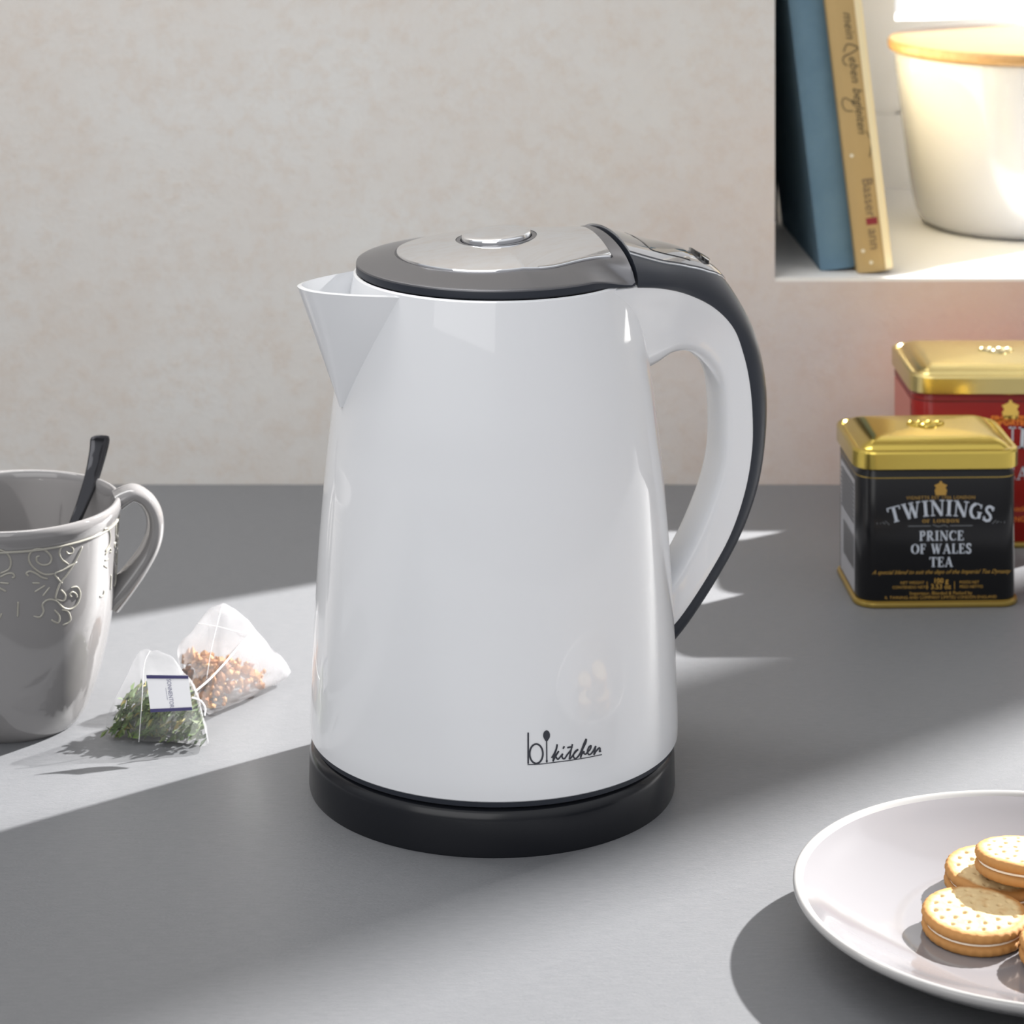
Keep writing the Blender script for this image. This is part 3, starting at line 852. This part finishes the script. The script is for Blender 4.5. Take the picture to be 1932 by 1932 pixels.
# ------------------------------------------------------------------ tea tins
def rrect(x0, x1, y0, y1, r, z, n=6):
    out = []
    for cx_, cy_, a in ((x1 - r, y0 + r, -90), (x1 - r, y1 - r, 0), (x0 + r, y1 - r, 90), (x0 + r, y0 + r, 180)):
        for k in range(n + 1):
            t_ = math.radians(a + 90 * k / n); out.append((cx_ + r * math.cos(t_), cy_ + r * math.sin(t_), z))
    return out
def tin(name, label, cx_, cyf, wd, dp, rot, zlid, ztop, r, mbody_, mlid, over, dome):
    """front centre cx_,cyf at the table, rotated about it"""
    t_ = empty(name, (cx_, cyf + dp / 2, 0), label, 'tin')
    ca, sa = math.cos(rot), math.sin(rot)
    ox, oy = cx_, cyf + dp / 2
    def T(p): return (ox + p[0] * ca - p[1] * sa, oy + p[0] * sa + p[1] * ca, p[2])
    def rr(e, z, rad=None): return [T(p) for p in rrect(-wd / 2 - e, wd / 2 + e, -dp / 2 - e, dp / 2 + e, max(.0035, r + e), z)]
    mb = MB()
    mb.loft([rr(-.0002, .0030), rr(0, .0034), rr(0, zlid - .0035), rr(-.0012, zlid - .002), rr(-.0012, zlid + .003)], True, True, True)
    b = mb.build('tin_body', mbody_, t_, angle=40)
    mb = MB(); mb.loft([rr(.0002, 0), rr(.0014, .0004), rr(.0018, .0015), rr(.0014, .0027), rr(-.0005, .0034)], True, True, True)
    mb.build('bottom_rim', M['gold_line'], t_, angle=50)
    mb = MB()
    e = over
    zs = ztop - dome
    L = [rr(e - .0006, zlid), rr(e, zlid + .0006), rr(e, zs - .0016), rr(e - .0005, zs - .0005), rr(e - .0013, zs), rr(e - .0030, zs - .0001), rr(e - .0038, zs - .0009), rr(e - .0046, zs - .0005)]
    for f in (0, .15, .35, .6, .85, 1.0):
        ee = e - .0050 - .010 * f
        L.append(rr(ee, zs + dome * math.sin(f * PI / 2) ** .8 * .85, max(.002, r - .001)))
    for sc_ in (.75, .5, .25, .05):
        L.append([T((p[0] * sc_, p[1] * sc_, zs + dome * (.85 + .15 * (1 - sc_ ** 2)))) for p in rrect(-wd / 2 - e + .015, wd / 2 + e - .015, -dp / 2 - e + .015, dp / 2 + e - .015, max(.0035, r + e - .015), 0)])
    mb.loft(L, True, True, True)
    ld = mb.recalc().build('lid', mlid, t_, angle=24)
    front = lambda a, z: Vector(T((a, -dp / 2 - .0002, z)))
    left = lambda a, z: Vector(T((-wd / 2 - .0002, a, z)))
    topf = lambda a, c: Vector(T((a, c, ztop + .0002)))
    return t_, b, ld, front, left, topf, rr
def band(mb, rr, z, h, e):
    mb.loft([rr(e, z - h / 2), rr(e, z + h / 2)], True)

# black tin : front at distance 1.385
bw, bd = .0838, .0640
bxc = (1767 - X0) * 1.385 / FPX
t1, tb1, ld1, fr, lf, tp, rr = tin('tea_tin', 'small black tea tin with white lettering and shiny gold lid', bxc, 1.385, bw, bd, math.radians(1.8), .0722, .0872, .0095, M['tin_black'], M['gold'], .0020, .0050)
def crest(mb, fn, cx_, cz, h):
    pts = [(-.40, -.5), (.40, -.5), (.48, -.1), (.36, .05), (.5, .28), (.3, .36), (.12, .44), (.06, .6), (-.06, .6), (-.12, .44), (-.3, .36), (-.5, .28), (-.36, .05), (-.48, -.1)]
    put_poly(mb, [(cx_ + a * h, cz + b * h) for a, b in pts], fn)
# positions on the front are read from the photograph: (x px - centre, y px) -> metres on the front face
fs = 1.385 / FPX
def fz(y): return CAMH - (y - YH) * fs
mb = MB()
def arc(cx0, R, base):
    def wf(a, b):
        th = a / R
        return (R + b) * math.sin(th), (R + b) * math.cos(th) - R
    return wf
wf = arc(0, .092, 0)
serif(mb, 'TWININGS', .0083, fr, .0012, fz(973) , .93, wf, .10)
serif(mb, 'PRINCE', .0052, fr, .0016, fz(1020), .93, None, .10)
serif(mb, 'OF WALES', .0052, fr, .0014, fz(1044.5), .90, None, .10)
serif(mb, 'TEA', .0052, fr, .0014, fz(1069.5), .92, None, .06)
mb.build('lettering', M['silver_print'], tb1, smooth=False)
mb = MB()
put_ribbon(mb, [(-.0160, fz(992)), (-.0040, fz(992))], .0004, fr); put_ribbon(mb, [(.0060, fz(992)), (.0180, fz(992))], .0004, fr)
put_ribbon(mb, spline([(-.003, fz(990)), (0, fz(993)), (.003, fz(991)), (.005, fz(994))], 4), .0004, fr)
for s in (-1, 1):
    for k in range(4): put_ribbon(mb, [(.0012 + s * (.0270 + .0022 * k), fz(989 - 1.5 * k)), (.0012 + s * (.0292 + .0014 * k), fz(982 + 2 * k))], .0006, fr, True)
mb.build('ornament_lines', mat('dim grey print', (.16, .17, .18), .4), tb1, smooth=False)
mb = MB()
crest(mb, fr, .0012, fz(922), .0068); mb.build('gold_crest', M['gold_print'], tb1, smooth=False); mb = MB()
font_mesh('VIGNETTE EST 1706 LONDON', .0024, lambda a, b: fr(a + .0012, b + fz(939)), mb, spacing=1.15); mb.build('gold_lettering', M['gold_print'], tb1, smooth=False); mb = MB()
serif(mb, 'OF LONDON', .0018, fr, .0012, fz(986), 1.2, None, .22, 1.2); mb.build('gold_lettering', M['gold_print'], tb1, smooth=False); mb = MB()
font_mesh('A special blend to suit the days of the Imperial Tea Dynasty', .0030, lambda a, b: fr(a + .0012, b + fz(1079)), mb, shear=.5); mb.build('gold_lettering', M['gold_print'], tb1, smooth=False); mb = MB()
font_mesh('100 g', .0036, lambda a, b: fr(a + .0012, b + fz(1096)), mb, bold=.00008)
font_mesh('3.53 oz', .0036, lambda a, b: fr(a + .0012, b + fz(1107)), mb, bold=.00005)
for s, a1, a2 in ((-1, 'NET WEIGHT', 'CONTENIDO NETO'), (1, 'POIDS NET', 'PESO NETTO')):
    font_mesh(a1, .0021, lambda a, b: fr(a + .0012 + s * .0150, b + fz(1099)), mb); font_mesh(a2, .0021, lambda a, b: fr(a + .0012 + s * .0160, b + fz(1107.5)), mb)
    put_ribbon(mb, [(.0012 + s * .0072, fz(1112)), (.0012 + s * .0072, fz(1097))], .0003, fr)
font_mesh('Importeur, Blended & Packed by', .0025, lambda a, b: fr(a + .0012, b + fz(1119)), mb); mb.build('gold_lettering', M['gold_print'], tb1, smooth=False); mb = MB()
font_mesh('R. TWINING AND COMPANY LIMITED LONDON ENGLAND', .0022, lambda a, b: fr(a + .0012, b + fz(1127)), mb)
mb.build('gold_lettering', M['gold_print'], tb1, smooth=False)
for yy in (901, 1134):
    mb = MB(); band(mb, rr, fz(yy), .0005, .00015); mb.build('gold_line', M['gold_line'], tb1, smooth=False)
mb = MB()
q = [lf(-bd / 2 + .010, .004), lf(bd / 2 - .012, .004), lf(bd / 2 - .012, .0650), lf(-bd / 2 + .010, .0650)]
mb.add([lf(-bd / 2 + .0105, .0045), lf(bd / 2 - .012, .0045), lf(bd / 2 - .012, .064), lf(-bd / 2 + .0105, .064)], [(0, 1, 2, 3)], 0)
mb.build('side_label', M['grey_label'], tb1, smooth=False)
mb = MB()
for k in range(12): put_ribbon(mb, [(-bd / 2 + .013 + .0026 * k, .016), (-bd / 2 + .013 + .0026 * k, .034)], .0012 if k % 3 else .0007, lambda a, b: lf(a, b) + Vector((-.0003, 0, 0)))
for k in range(9): put_ribbon(mb, [(-bd / 2 + .0125, .041 + .0024 * k), (bd / 2 - .015, .041 + .0024 * k)], .0011, lambda a, b: lf(a, b) + Vector((-.0003, 0, 0)))
mb.build('side_print', M['bar_dark'], tb1, smooth=False)
def emboss(par, fn, s, mt, zt=0):
    mb = MB()
    for st in ([(-1, .1), (-.8, .5), (-.5, .2), (-.3, .6), (0, .3), (.3, .6), (.5, .2), (.8, .5), (1, .1)], [(-.9, -.1), (-.5, -.4), (0, -.1), (.5, -.4), (.9, -.1)],
               [(-.4, -.6), (0, -.8), (.4, -.6), (.2, -.2), (-.2, -.2), (-.4, -.6)], [(-.6, .0), (-.2, .3), (.2, 0), (.6, .25)]):
        mb.tube([fn(a * s, b * s * .8) for a, b in spline(st, 4)], s * .09, 6)
    mb.build('embossed_crest', mt, par)
emboss(ld1, tp, .0095, M['gold'])

# red tin
rw, rd = .1076, .0780
t2, tb2, ld2, fr2, lf2, tp2, rr2 = tin('tea_tin', 'larger red tea tin with pale gold lid, behind the black tin', .3098, 1.4845, rw, rd, 0, .0858, .1010, .0110, M['tin_red'], M['gold_pale'], .0016, .0045)
fs2 = 1.4845 / FPX
def fz2(y): return CAMH - (y - YH) * fs2
mb = MB(); crest(mb, fr2, 0, fz2(774), .0098); mb.build('gold_crest', mat('bright gold print', (.75, .50, .10), .4), tb2, smooth=False)
mb = MB(); font_mesh('IMPORTED', .0046, lambda a, b: fr2(a, b + fz2(797)), mb, bold=.0002); mb.build('orange_lettering', M['orange_print'], tb2, smooth=False); mb = MB(); font_mesh('SINCE 1706', .0044, lambda a, b: fr2(a, b + fz2(790.5)), mb, bold=.0002); mb.build('orange_lettering', M['orange_print'], tb2, smooth=False); mb = MB()
font_mesh('Blended & packed by', .0042, lambda a, b: fr2(a, b + fz2(960)), mb); mb.build('orange_lettering', M['orange_print'], tb2, smooth=False); mb = MB(); font_mesh('LONDON ENGLAND', .0042, lambda a, b: fr2(a, b + fz2(980)), mb)
mb.build('orange_lettering', M['orange_print'], tb2, smooth=False)
mb = MB()
wf2 = arc(0, .095, 0)
serif(mb, 'TWININGS', .0118, fr2, 0, fz2(845), 1.0, wf2)
serif(mb, 'TEA', .0072, fr2, 0, fz2(905), 1.1)
mb.build('lettering', M['silver_print'], tb2, smooth=False)
mb = MB(); band(mb, rr2, fz2(757), .0007, .00015); mb.build('dark_line', mat('dark red line', (.10, .004, .003), .4), tb2, smooth=False)
mb = MB(); mb.add([lf2(-rd / 2 + .012, .0045), lf2(rd / 2 - .012, .0045), lf2(rd / 2 - .012, .080), lf2(-rd / 2 + .012, .080)], [(0, 1, 2, 3)])
mb.build('side_label', mat('pale red side print', (.42, .10, .07), .3), tb2, smooth=False)
emboss(ld2, tp2, .0095, mat('aged gold relief', (.42, .36, .22), .3, 1))

# ------------------------------------------------------------------ canister in the niche
CX, CY = (1915 - X0) * 1.774 / FPX, 1.774
can = empty('canister', (CX, CY, NZ0), 'white storage jar with a flat wooden lid, in the wall niche', 'canister')
zb = NZ0
cprof = [(0, .0), (.050, 0), (.058, .0012), (.0630, .0050), (.0660, .0110), (.0685, .022), (.0712, .040), (.0745, .065), (.0775, .090), (.0795, .108), (.0802, .1155), (.0790, .1165), (.0775, .1150), (0, .1148)]
mb = MB(); mb.lathe([(r, z + zb) for r, z in cprof], CX, CY, 128)
mb.recalc().build('jar', M['canister'], can, angle=50)
mb = MB(); mb.lathe([(0, .1166), (.0825, .1166), (.0838, .1176), (.0842, .1190), (.0842, .1222), (.0836, .1236), (.0822, .1242), (0, .1242)], CX, CY, 128)
mb.v = [(x, y, z + zb) for x, y, z in mb.v]
mb.recalc().build('lid', M['wood'], can, angle=50)

# ------------------------------------------------------------------ books leaning to the left
def book(label, px, dist, th, hgt, dep, lean, yaw, cover, extra=None):
    p = on_z(px, (CAMH - NZ0) * FPX / dist + YH, NZ0)       # front left bottom corner
    b = empty('book', (p.x, p.y, NZ0), label, 'book', 'books in the niche')
    b.rotation_euler = (0, -lean, yaw)
    org = Vector(b['_org'])
    mb = MB()
    n = 8
    # spine, rounded front
    def sp(a, z): return org + Vector((a, -.0022 * math.sin(PI * min(1, max(0, a / th))) ** .6, z))
    ringz = []
    c = .0022
    outline = [(a * th / n, -.0022 * math.sin(PI * a / n) ** .6 if 0 < a < n else 0) for a in range(n + 1)]
    out = outline + [(th, dep), (th - c, dep), (th - c, .003), (c, .003), (c, dep), (0, dep)]
    rings = [[org + Vector((x, y, z)) for x, y in out] for z in (0, .002, hgt * .5, hgt)]
    mb.loft(rings, True, True, True)
    cv = mb.recalc().build('cover', cover, b, angle=35)
    mb = MB(); o_ = org
    mb.box(o_.x + c, o_.x + th - c, o_.y + .003, o_.y + dep - .004, o_.z + .003, o_.z + hgt - .004)
    mb.build('page_block', M['pages'], b, smooth=False)
    return b, cv, org, lambda a, z: org + Vector((a, -.0024 * math.sin(PI * min(.97, max(.03, a / th))) ** .6 - .0001, z))
LEAN = math.radians(6.8)
b1, c1, o1, s1 = book('blue cloth book leaning against the left side of the niche', 1548, 1.6262, .0216, .222, .150, LEAN, math.radians(2), M['blue'])
b2, c2, o2, s2 = book('tan book with handwritten title on its spine, leaning on the blue book', 1618.5, 1.6180, .0212, .216, .180, LEAN, math.radians(1.0), M['tan'])
for b in (b1, b2): b.location.z += .0003
b2.location.z += .0002
th = .0212
mb = MB()
def vert(z0, a0):    # text running down the spine
    return lambda a, b: s2(a0 + b, z0 - a)
font_mesh('wie', .0078, vert(.1750, .0120), mb, shear=.35); font_mesh('mein', .0082, vert(.1515, .0120), mb, shear=.35, spacing=1.05)
put_ribbon(mb, spline([(.0070, .1355), (.0100, .1400), (.0160, .1370), (.0120, .1345), (.0068, .1325), (.0062, .1290), (.0082, .1270)], 5), .0007, s2)
font_mesh('eben', .0080, vert(.1245, .0122), mb, shear=.35, spacing=1.05)
font_mesh('begleiten', .0080, vert(.0990, .0124), mb, shear=.35, spacing=.98)
put_ribbon(mb, spline([(.0095, .1040), (.0045, .1075), (.0025, .1045), (.0040, .1000), (.0085, .0990)], 5), .0006, s2)
put_ribbon(mb, spline([(.0150, .0860), (.0172, .0800), (.0165, .0740), (.0150, .0700)], 5), .0006, s2)
mb.build('title_script', M['brown_ink'], c2, smooth=False)
mb = MB()
font_mesh('Basser', .0092, vert(.0455, .0118), mb, align='CENTER'); font_mesh('ann', .0092, vert(.0200, .0118), mb, align='CENTER')
mb.build('publisher_lettering', mat('grey brown ink', (.16, .11, .06), .5), c2, smooth=False)
mb = MB(); put_ribbon(mb, [(.0085, .0310), (.0153, .0310)], .0042, s2); mb.build('red_square', M['red_print'], c2, smooth=False)
for a, z in ((.0045, .0720), (.0045, .0135), (.0085, .0060)):
    mb = MB(); put_poly(mb, ell(a, z, .0011, .0011, 0, 330, 11), s2); mb.build('white_dot', M['white_dot'], c2, smooth=False)
# made-up dark book filling the shaded gap, also blocks stray sun
M['brown'] = mat('dark gap filler', (.035, .022, .012), .8)
b3 = empty('book', (.1935, 1.782, NZ0), 'added dark brown book filling the dark gap behind the blue book', 'book', 'books in the niche')
mb = MB(); mb.box(.1935, .2150, 1.782, 1.785, NZ0, NZ0 + .300); mb.box(.1935, .1955, 1.785, 1.904, NZ0, NZ0 + .300); mb.box(.2130, .2150, 1.785, 1.904, NZ0, NZ0 + .300)
mb.build('cover', M['brown'], b3, smooth=False)
mb = MB(); mb.box(.1957, .2128, 1.7853, 1.900, NZ0 + .003, NZ0 + .296); mb.build('page_block', M['pages'], b3, smooth=False)
# sunlight on the tan book's right edge, painted as a cream strip
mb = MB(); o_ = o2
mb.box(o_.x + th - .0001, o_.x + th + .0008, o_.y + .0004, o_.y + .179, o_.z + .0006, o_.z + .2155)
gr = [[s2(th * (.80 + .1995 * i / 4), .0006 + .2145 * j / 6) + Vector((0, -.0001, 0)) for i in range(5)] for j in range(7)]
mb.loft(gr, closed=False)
mb.build('painted_sunlit_edge', M['tan_sunlit'], c2, smooth=False)

# ------------------------------------------------------------------ tea bags
def bag(label, pts, mt, seed, sub=5, amp=.0018):
    c = sum((Vector(p) for p in pts), Vector()) / len(pts)
    b = empty('tea_bag', (c.x, c.y, 0), label, 'tea bag', 'pyramid tea bags beside the mug')
    bm = bmesh.new()
    for p in pts: bm.verts.new(p)
    r = bmesh.ops.convex_hull(bm, input=bm.verts)
    bmesh.ops.delete(bm, geom=[g for g in r['geom_interior'] if isinstance(g, bmesh.types.BMVert)], context='VERTS')
    hull = bm.copy()
    bmesh.ops.subdivide_edges(bm, edges=bm.edges, cuts=7, use_grid_fill=True)
    for _ in range(sub): bmesh.ops.smooth_vert(bm, verts=bm.verts, factor=.25, use_axis_x=True, use_axis_y=True, use_axis_z=True)
    bm.normal_update()
    for v in bm.verts:
        d = noise.noise(v.co * 70 + Vector((seed, 0, 0))) * amp + noise.noise(v.co * 190 + Vector((0, seed, 0))) * amp * .45
        v.co += v.normal * d
        v.co.z = max(.0003, v.co.z)
    mb = MB(); bm.verts.index_update()
    mb.v = [tuple(v.co) for v in bm.verts]; mb.f = [tuple(x.index for x in f.verts) for f in bm.faces]; mb.m = [0] * len(mb.f)
    bm.free()
    o = mb.build('gauze_bag', mt, b, angle=None)
    hull.faces.ensure_lookup_table(); hull.normal_update()
    planes = [(f.calc_center_median().copy(), f.normal.copy()) for f in hull.faces]
    cc = c.copy()
    planes = [(p, n if (cc - p).dot(n) < 0 else -n) for p, n in planes]
    hull.free()
    return b, planes
def inside(planes, p, mrg): return all((p - q).dot(n) < -mrg for q, n in planes)

gpts = [at(179, 1400, 1.2036), at(396, 1421, 1.190), Vector((-.118, 1.232, .001)), Vector((-.148, 1.236, .001)), at(285, 1219, 1.213), at(252, 1243, 1.213), at(327, 1238, 1.212), at(234, 1320, 1.211), at(360, 1280, 1.206), at(386, 1365, 1.198), at(262, 1228, 1.214)]
gpts[0].z = .0012; gpts[1].z = .0012
g1, pl1 = bag('tea bag with green herbs and a paper tag, the nearer of the two', gpts, M['gauze'], 1.3, 5)
mb = MB(); n_ = 0; tries = 0
while n_ < 1300 and tries < 60000:
    tries += 1
    p = Vector((random.uniform(-.168, -.108), random.uniform(1.188, 1.238), random.uniform(.0008, .0205)))
    hmax = .0205 - .5 * max(0, abs(p.x + .136) - .012)
    if p.z > hmax or not inside(pl1, p, .0016): continue
    s = random.uniform(.0010, .0026)
    a = Vector((random.gauss(0, 1), random.gauss(0, 1), random.gauss(0, 1))).normalized(); b_ = a.orthogonal().normalized(); c_ = a.cross(b_)
    L_ = s * random.uniform(1, 1.6)
    mb.add([p - b_ * L_, p - c_ * s * .55 - b_ * L_ * .2 + a * s * .25, p + c_ * s * .55 - b_ * L_ * .1 + a * s * .25, p + b_ * L_], [(0, 1, 3), (0, 3, 2)])
    n_ += 1
hb = mb.build('tea_leaves', M['herbs'], g1, smooth=False); tag(hb, 'dried green herb leaves', kind='stuff')
# folded seam lines
def seam(par, pts, r=.00013):
    mb = MB(); mb.tube(spline([tuple(p) for p in pts], 5), r, 6); return mb.build('seam', M['string'], par)
seam(g1, [at(283, 1228, 1.2105), at(272, 1255, 1.2065), at(268, 1320, 1.2015), at(262, 1400, 1.1985)])
# paper tag lying on the front face
def tagmap(fx, fy):
    tl, tr_, bl, br_ = (276, 1273), (355, 1274), (284, 1344), (363, 1340)
    x = (tl[0] * (1 - fx) + tr_[0] * fx) * (1 - fy) + (bl[0] * (1 - fx) + br_[0] * fx) * fy
    y = (tl[1] * (1 - fx) + tr_[1] * fx) * (1 - fy) + (bl[1] * (1 - fx) + br_[1] * fx) * fy
    d = 1.1975 - .006 * fy + .0012 * math.sin(3 * fx)
    return at(x, y, d)
mb = MB(); gridp = [[tagmap(i / 8, j / 8) for i in range(9)] for j in range(9)]
mb.loft(gridp, closed=False); mb.loft([[p + Vector((0, .0002, -.0001)) for p in r] for r in gridp], closed=False)
tg = mb.build('paper_tag', M['paper'], g1)
mb = MB()
def tf(a, b): return tagmap(a, b) + Vector((0, -.00025, 0))
put_ribbon(mb, [(0, .05), (.25, .05), (.5, .05), (.75, .05), (1, .05)], .09, tf); put_ribbon(mb, [(0, .95), (.25, .95), (.5, .95), (.75, .95), (1, .95)], .09, tf)
mb.build('navy_stripe', M['navy'], tg, smooth=False)
mb = MB(); font_mesh('SONNENTOR', .150, lambda a, b: tf(.52 + b * .95, .50 + a * .86), mb)
put_ribbon(mb, [(.43, .35), (.44, .68)], .008, tf)
mb.build('tag_lettering', mat('faded ink', (.16, .16, .26), .6), tg, smooth=False)

fpts = [at(393, 1368, 1.2238), at(566, 1283, 1.281), at(345, 1330, 1.262), at(420, 1128, 1.262), at(373, 1170, 1.262), at(477, 1194, 1.268), at(331, 1224, 1.258), at(525, 1242, 1.275), at(440, 1140, 1.262)]
fpts[0].z = .0012; fpts[1].z = .0025; fpts[2].z = .001
g2, pl2 = bag('tea bag with orange fruit pieces, standing behind the green herb bag', fpts, M['gauze_dense'], 6.1, 4)
mb = MB(); n_ = 0; tries = 0
ico = bmesh.new(); bmesh.ops.create_icosphere(ico, subdivisions=1, radius=1); icv = [v.co.copy() for v in ico.verts]; icf = [tuple(v.index for v in f.verts) for f in ico.faces]; ico.free()
while n_ < 270 and tries < 80000:
    tries += 1
    p = Vector((random.uniform(-.136, -.092), random.uniform(1.222, 1.275), random.uniform(.001, .0225)))
    if p.z > .0215 - .6 * max(0, p.x + .115) or not inside(pl2, p, .0022): continue
    s = random.uniform(.0010, .0028) if n_ > 60 else random.uniform(.0026, .0046)
    if not inside(pl2, p, s * .9): continue
    rx = [random.uniform(.5, 1.1) for _ in range(3)]
    mb.add([p + Vector((v.x * rx[0], v.y * rx[1], v.z * rx[2])) * s * random.uniform(.75, 1.15) for v in icv], icf)
    n_ += 1
fb = mb.build('fruit_pieces', M['fruit'], g2, smooth=False); tag(fb, 'dried orange fruit pieces', kind='stuff')
seam(g2, [at(374, 1176, 1.258), at(410, 1182, 1.256), at(450, 1192, 1.258), at(476, 1197, 1.264)])
seam(g2, [at(420, 1142, 1.259), at(412, 1170, 1.254), at(398, 1230, 1.246), at(390, 1280, 1.238)])
mb = MB(); mb.tube(spline([tuple(p) for p in (at(476, 1194, 1.262), at(455, 1215, 1.252), at(425, 1250, 1.240), at(395, 1282, 1.228), at(370, 1303, 1.214))], 6), .00036, 8)
mb.build('string', M['string'], g2)
mb = MB(); mb.tube(spline([tuple(p) for p in (at(362, 1316, 1.199), at(378, 1322, 1.200), at(387, 1335, 1.199), at(386, 1350, 1.1975))], 6), .00036, 8)
mb.build('string', M['string'], g1)

# ------------------------------------------------------------------ light
def lamp(kind, name, loc, target, energy, color=(1, 1, 1), **kw):
    d = bpy.data.lights.new(name, kind); d.energy = energy; d.color = color
    for k, v in kw.items(): setattr(d, k, v)
    o = bpy.data.objects.new(name, d); COL.objects.link(o); o.location = loc
    o.rotation_euler = (Vector(target) - Vector(loc)).to_track_quat('-Z', 'Y').to_euler()
    return o
SUN = (2.10, 2.72, 1.62)
lamp('SPOT', 'sun_lamp', SUN, (.2, 1.35, 0), 2050, (1, .98, .955), shadow_soft_size=.032, spot_size=math.radians(30), spot_blend=.25)
lamp('AREA', 'front_fill_light', (-.75, -.55, 1.0), (0, 1.15, .15), 9, (1, .99, .975), shape='RECTANGLE', size=1.9, size_y=1.3)  # added fill from the front left, brightens the kettle's face

lamp('AREA', 'wall_fill_light', (-.40, 1.33, .98), (-.32, 1.6, .45), 4.2, (1, .99, .97), shape='RECTANGLE', size=.9, size_y=.25)  # added unseen fill, brightens the upper wall mirrored in the chrome lid

wld = bpy.data.worlds.new('world'); scene.world = wld; wld.use_nodes = True
nt = wld.node_tree; bg = nt.nodes['Background']
tc = nt.nodes.new('ShaderNodeTexCoord'); sx = nt.nodes.new('ShaderNodeSeparateXYZ'); nt.links.new(tc.outputs['Generated'], sx.inputs[0])
ra = nt.nodes.new('ShaderNodeValToRGB'); ra.color_ramp.interpolation = 'EASE'
mrz = nt.nodes.new('ShaderNodeMapRange'); mrz.inputs[1].default_value = -1; mrz.inputs[2].default_value = 1
nt.links.new(sx.outputs[2], mrz.inputs[0]); nt.links.new(mrz.outputs[0], ra.inputs[0])
ra.color_ramp.elements[0].position = .48; ra.color_ramp.elements[0].color = (.20, .20, .21, 1)
ra.color_ramp.elements[1].position = .80; ra.color_ramp.elements[1].color = (.66, .67, .69, 1)
rb_ = nt.nodes.new('ShaderNodeMapRange'); rb_.inputs[1].default_value = .25; rb_.inputs[2].default_value = .75; rb_.inputs[3].default_value = 0; rb_.inputs[4].default_value = 1
nt.links.new(sx.outputs[1], rb_.inputs[0])
mxw = nt.nodes.new('ShaderNodeMix'); mxw.data_type = 'RGBA'; mxw.inputs[7].default_value = (.9, .9, .91, 1)
nt.links.new(rb_.outputs[0], mxw.inputs[0]); nt.links.new(ra.outputs[0], mxw.inputs[6]); nt.links.new(mxw.outputs[2], bg.inputs[0])
bg.inputs[1].default_value = 1.0

vs = scene.view_settings
scene.display_settings.display_device = 'sRGB'
vs.view_transform = 'Standard'; vs.look = 'None'; vs.gamma = 1; vs.use_curve_mapping = False
vs.exposure = 0.44
for o in list(bpy.data.objects):
    if '_org' in o: del o['_org']
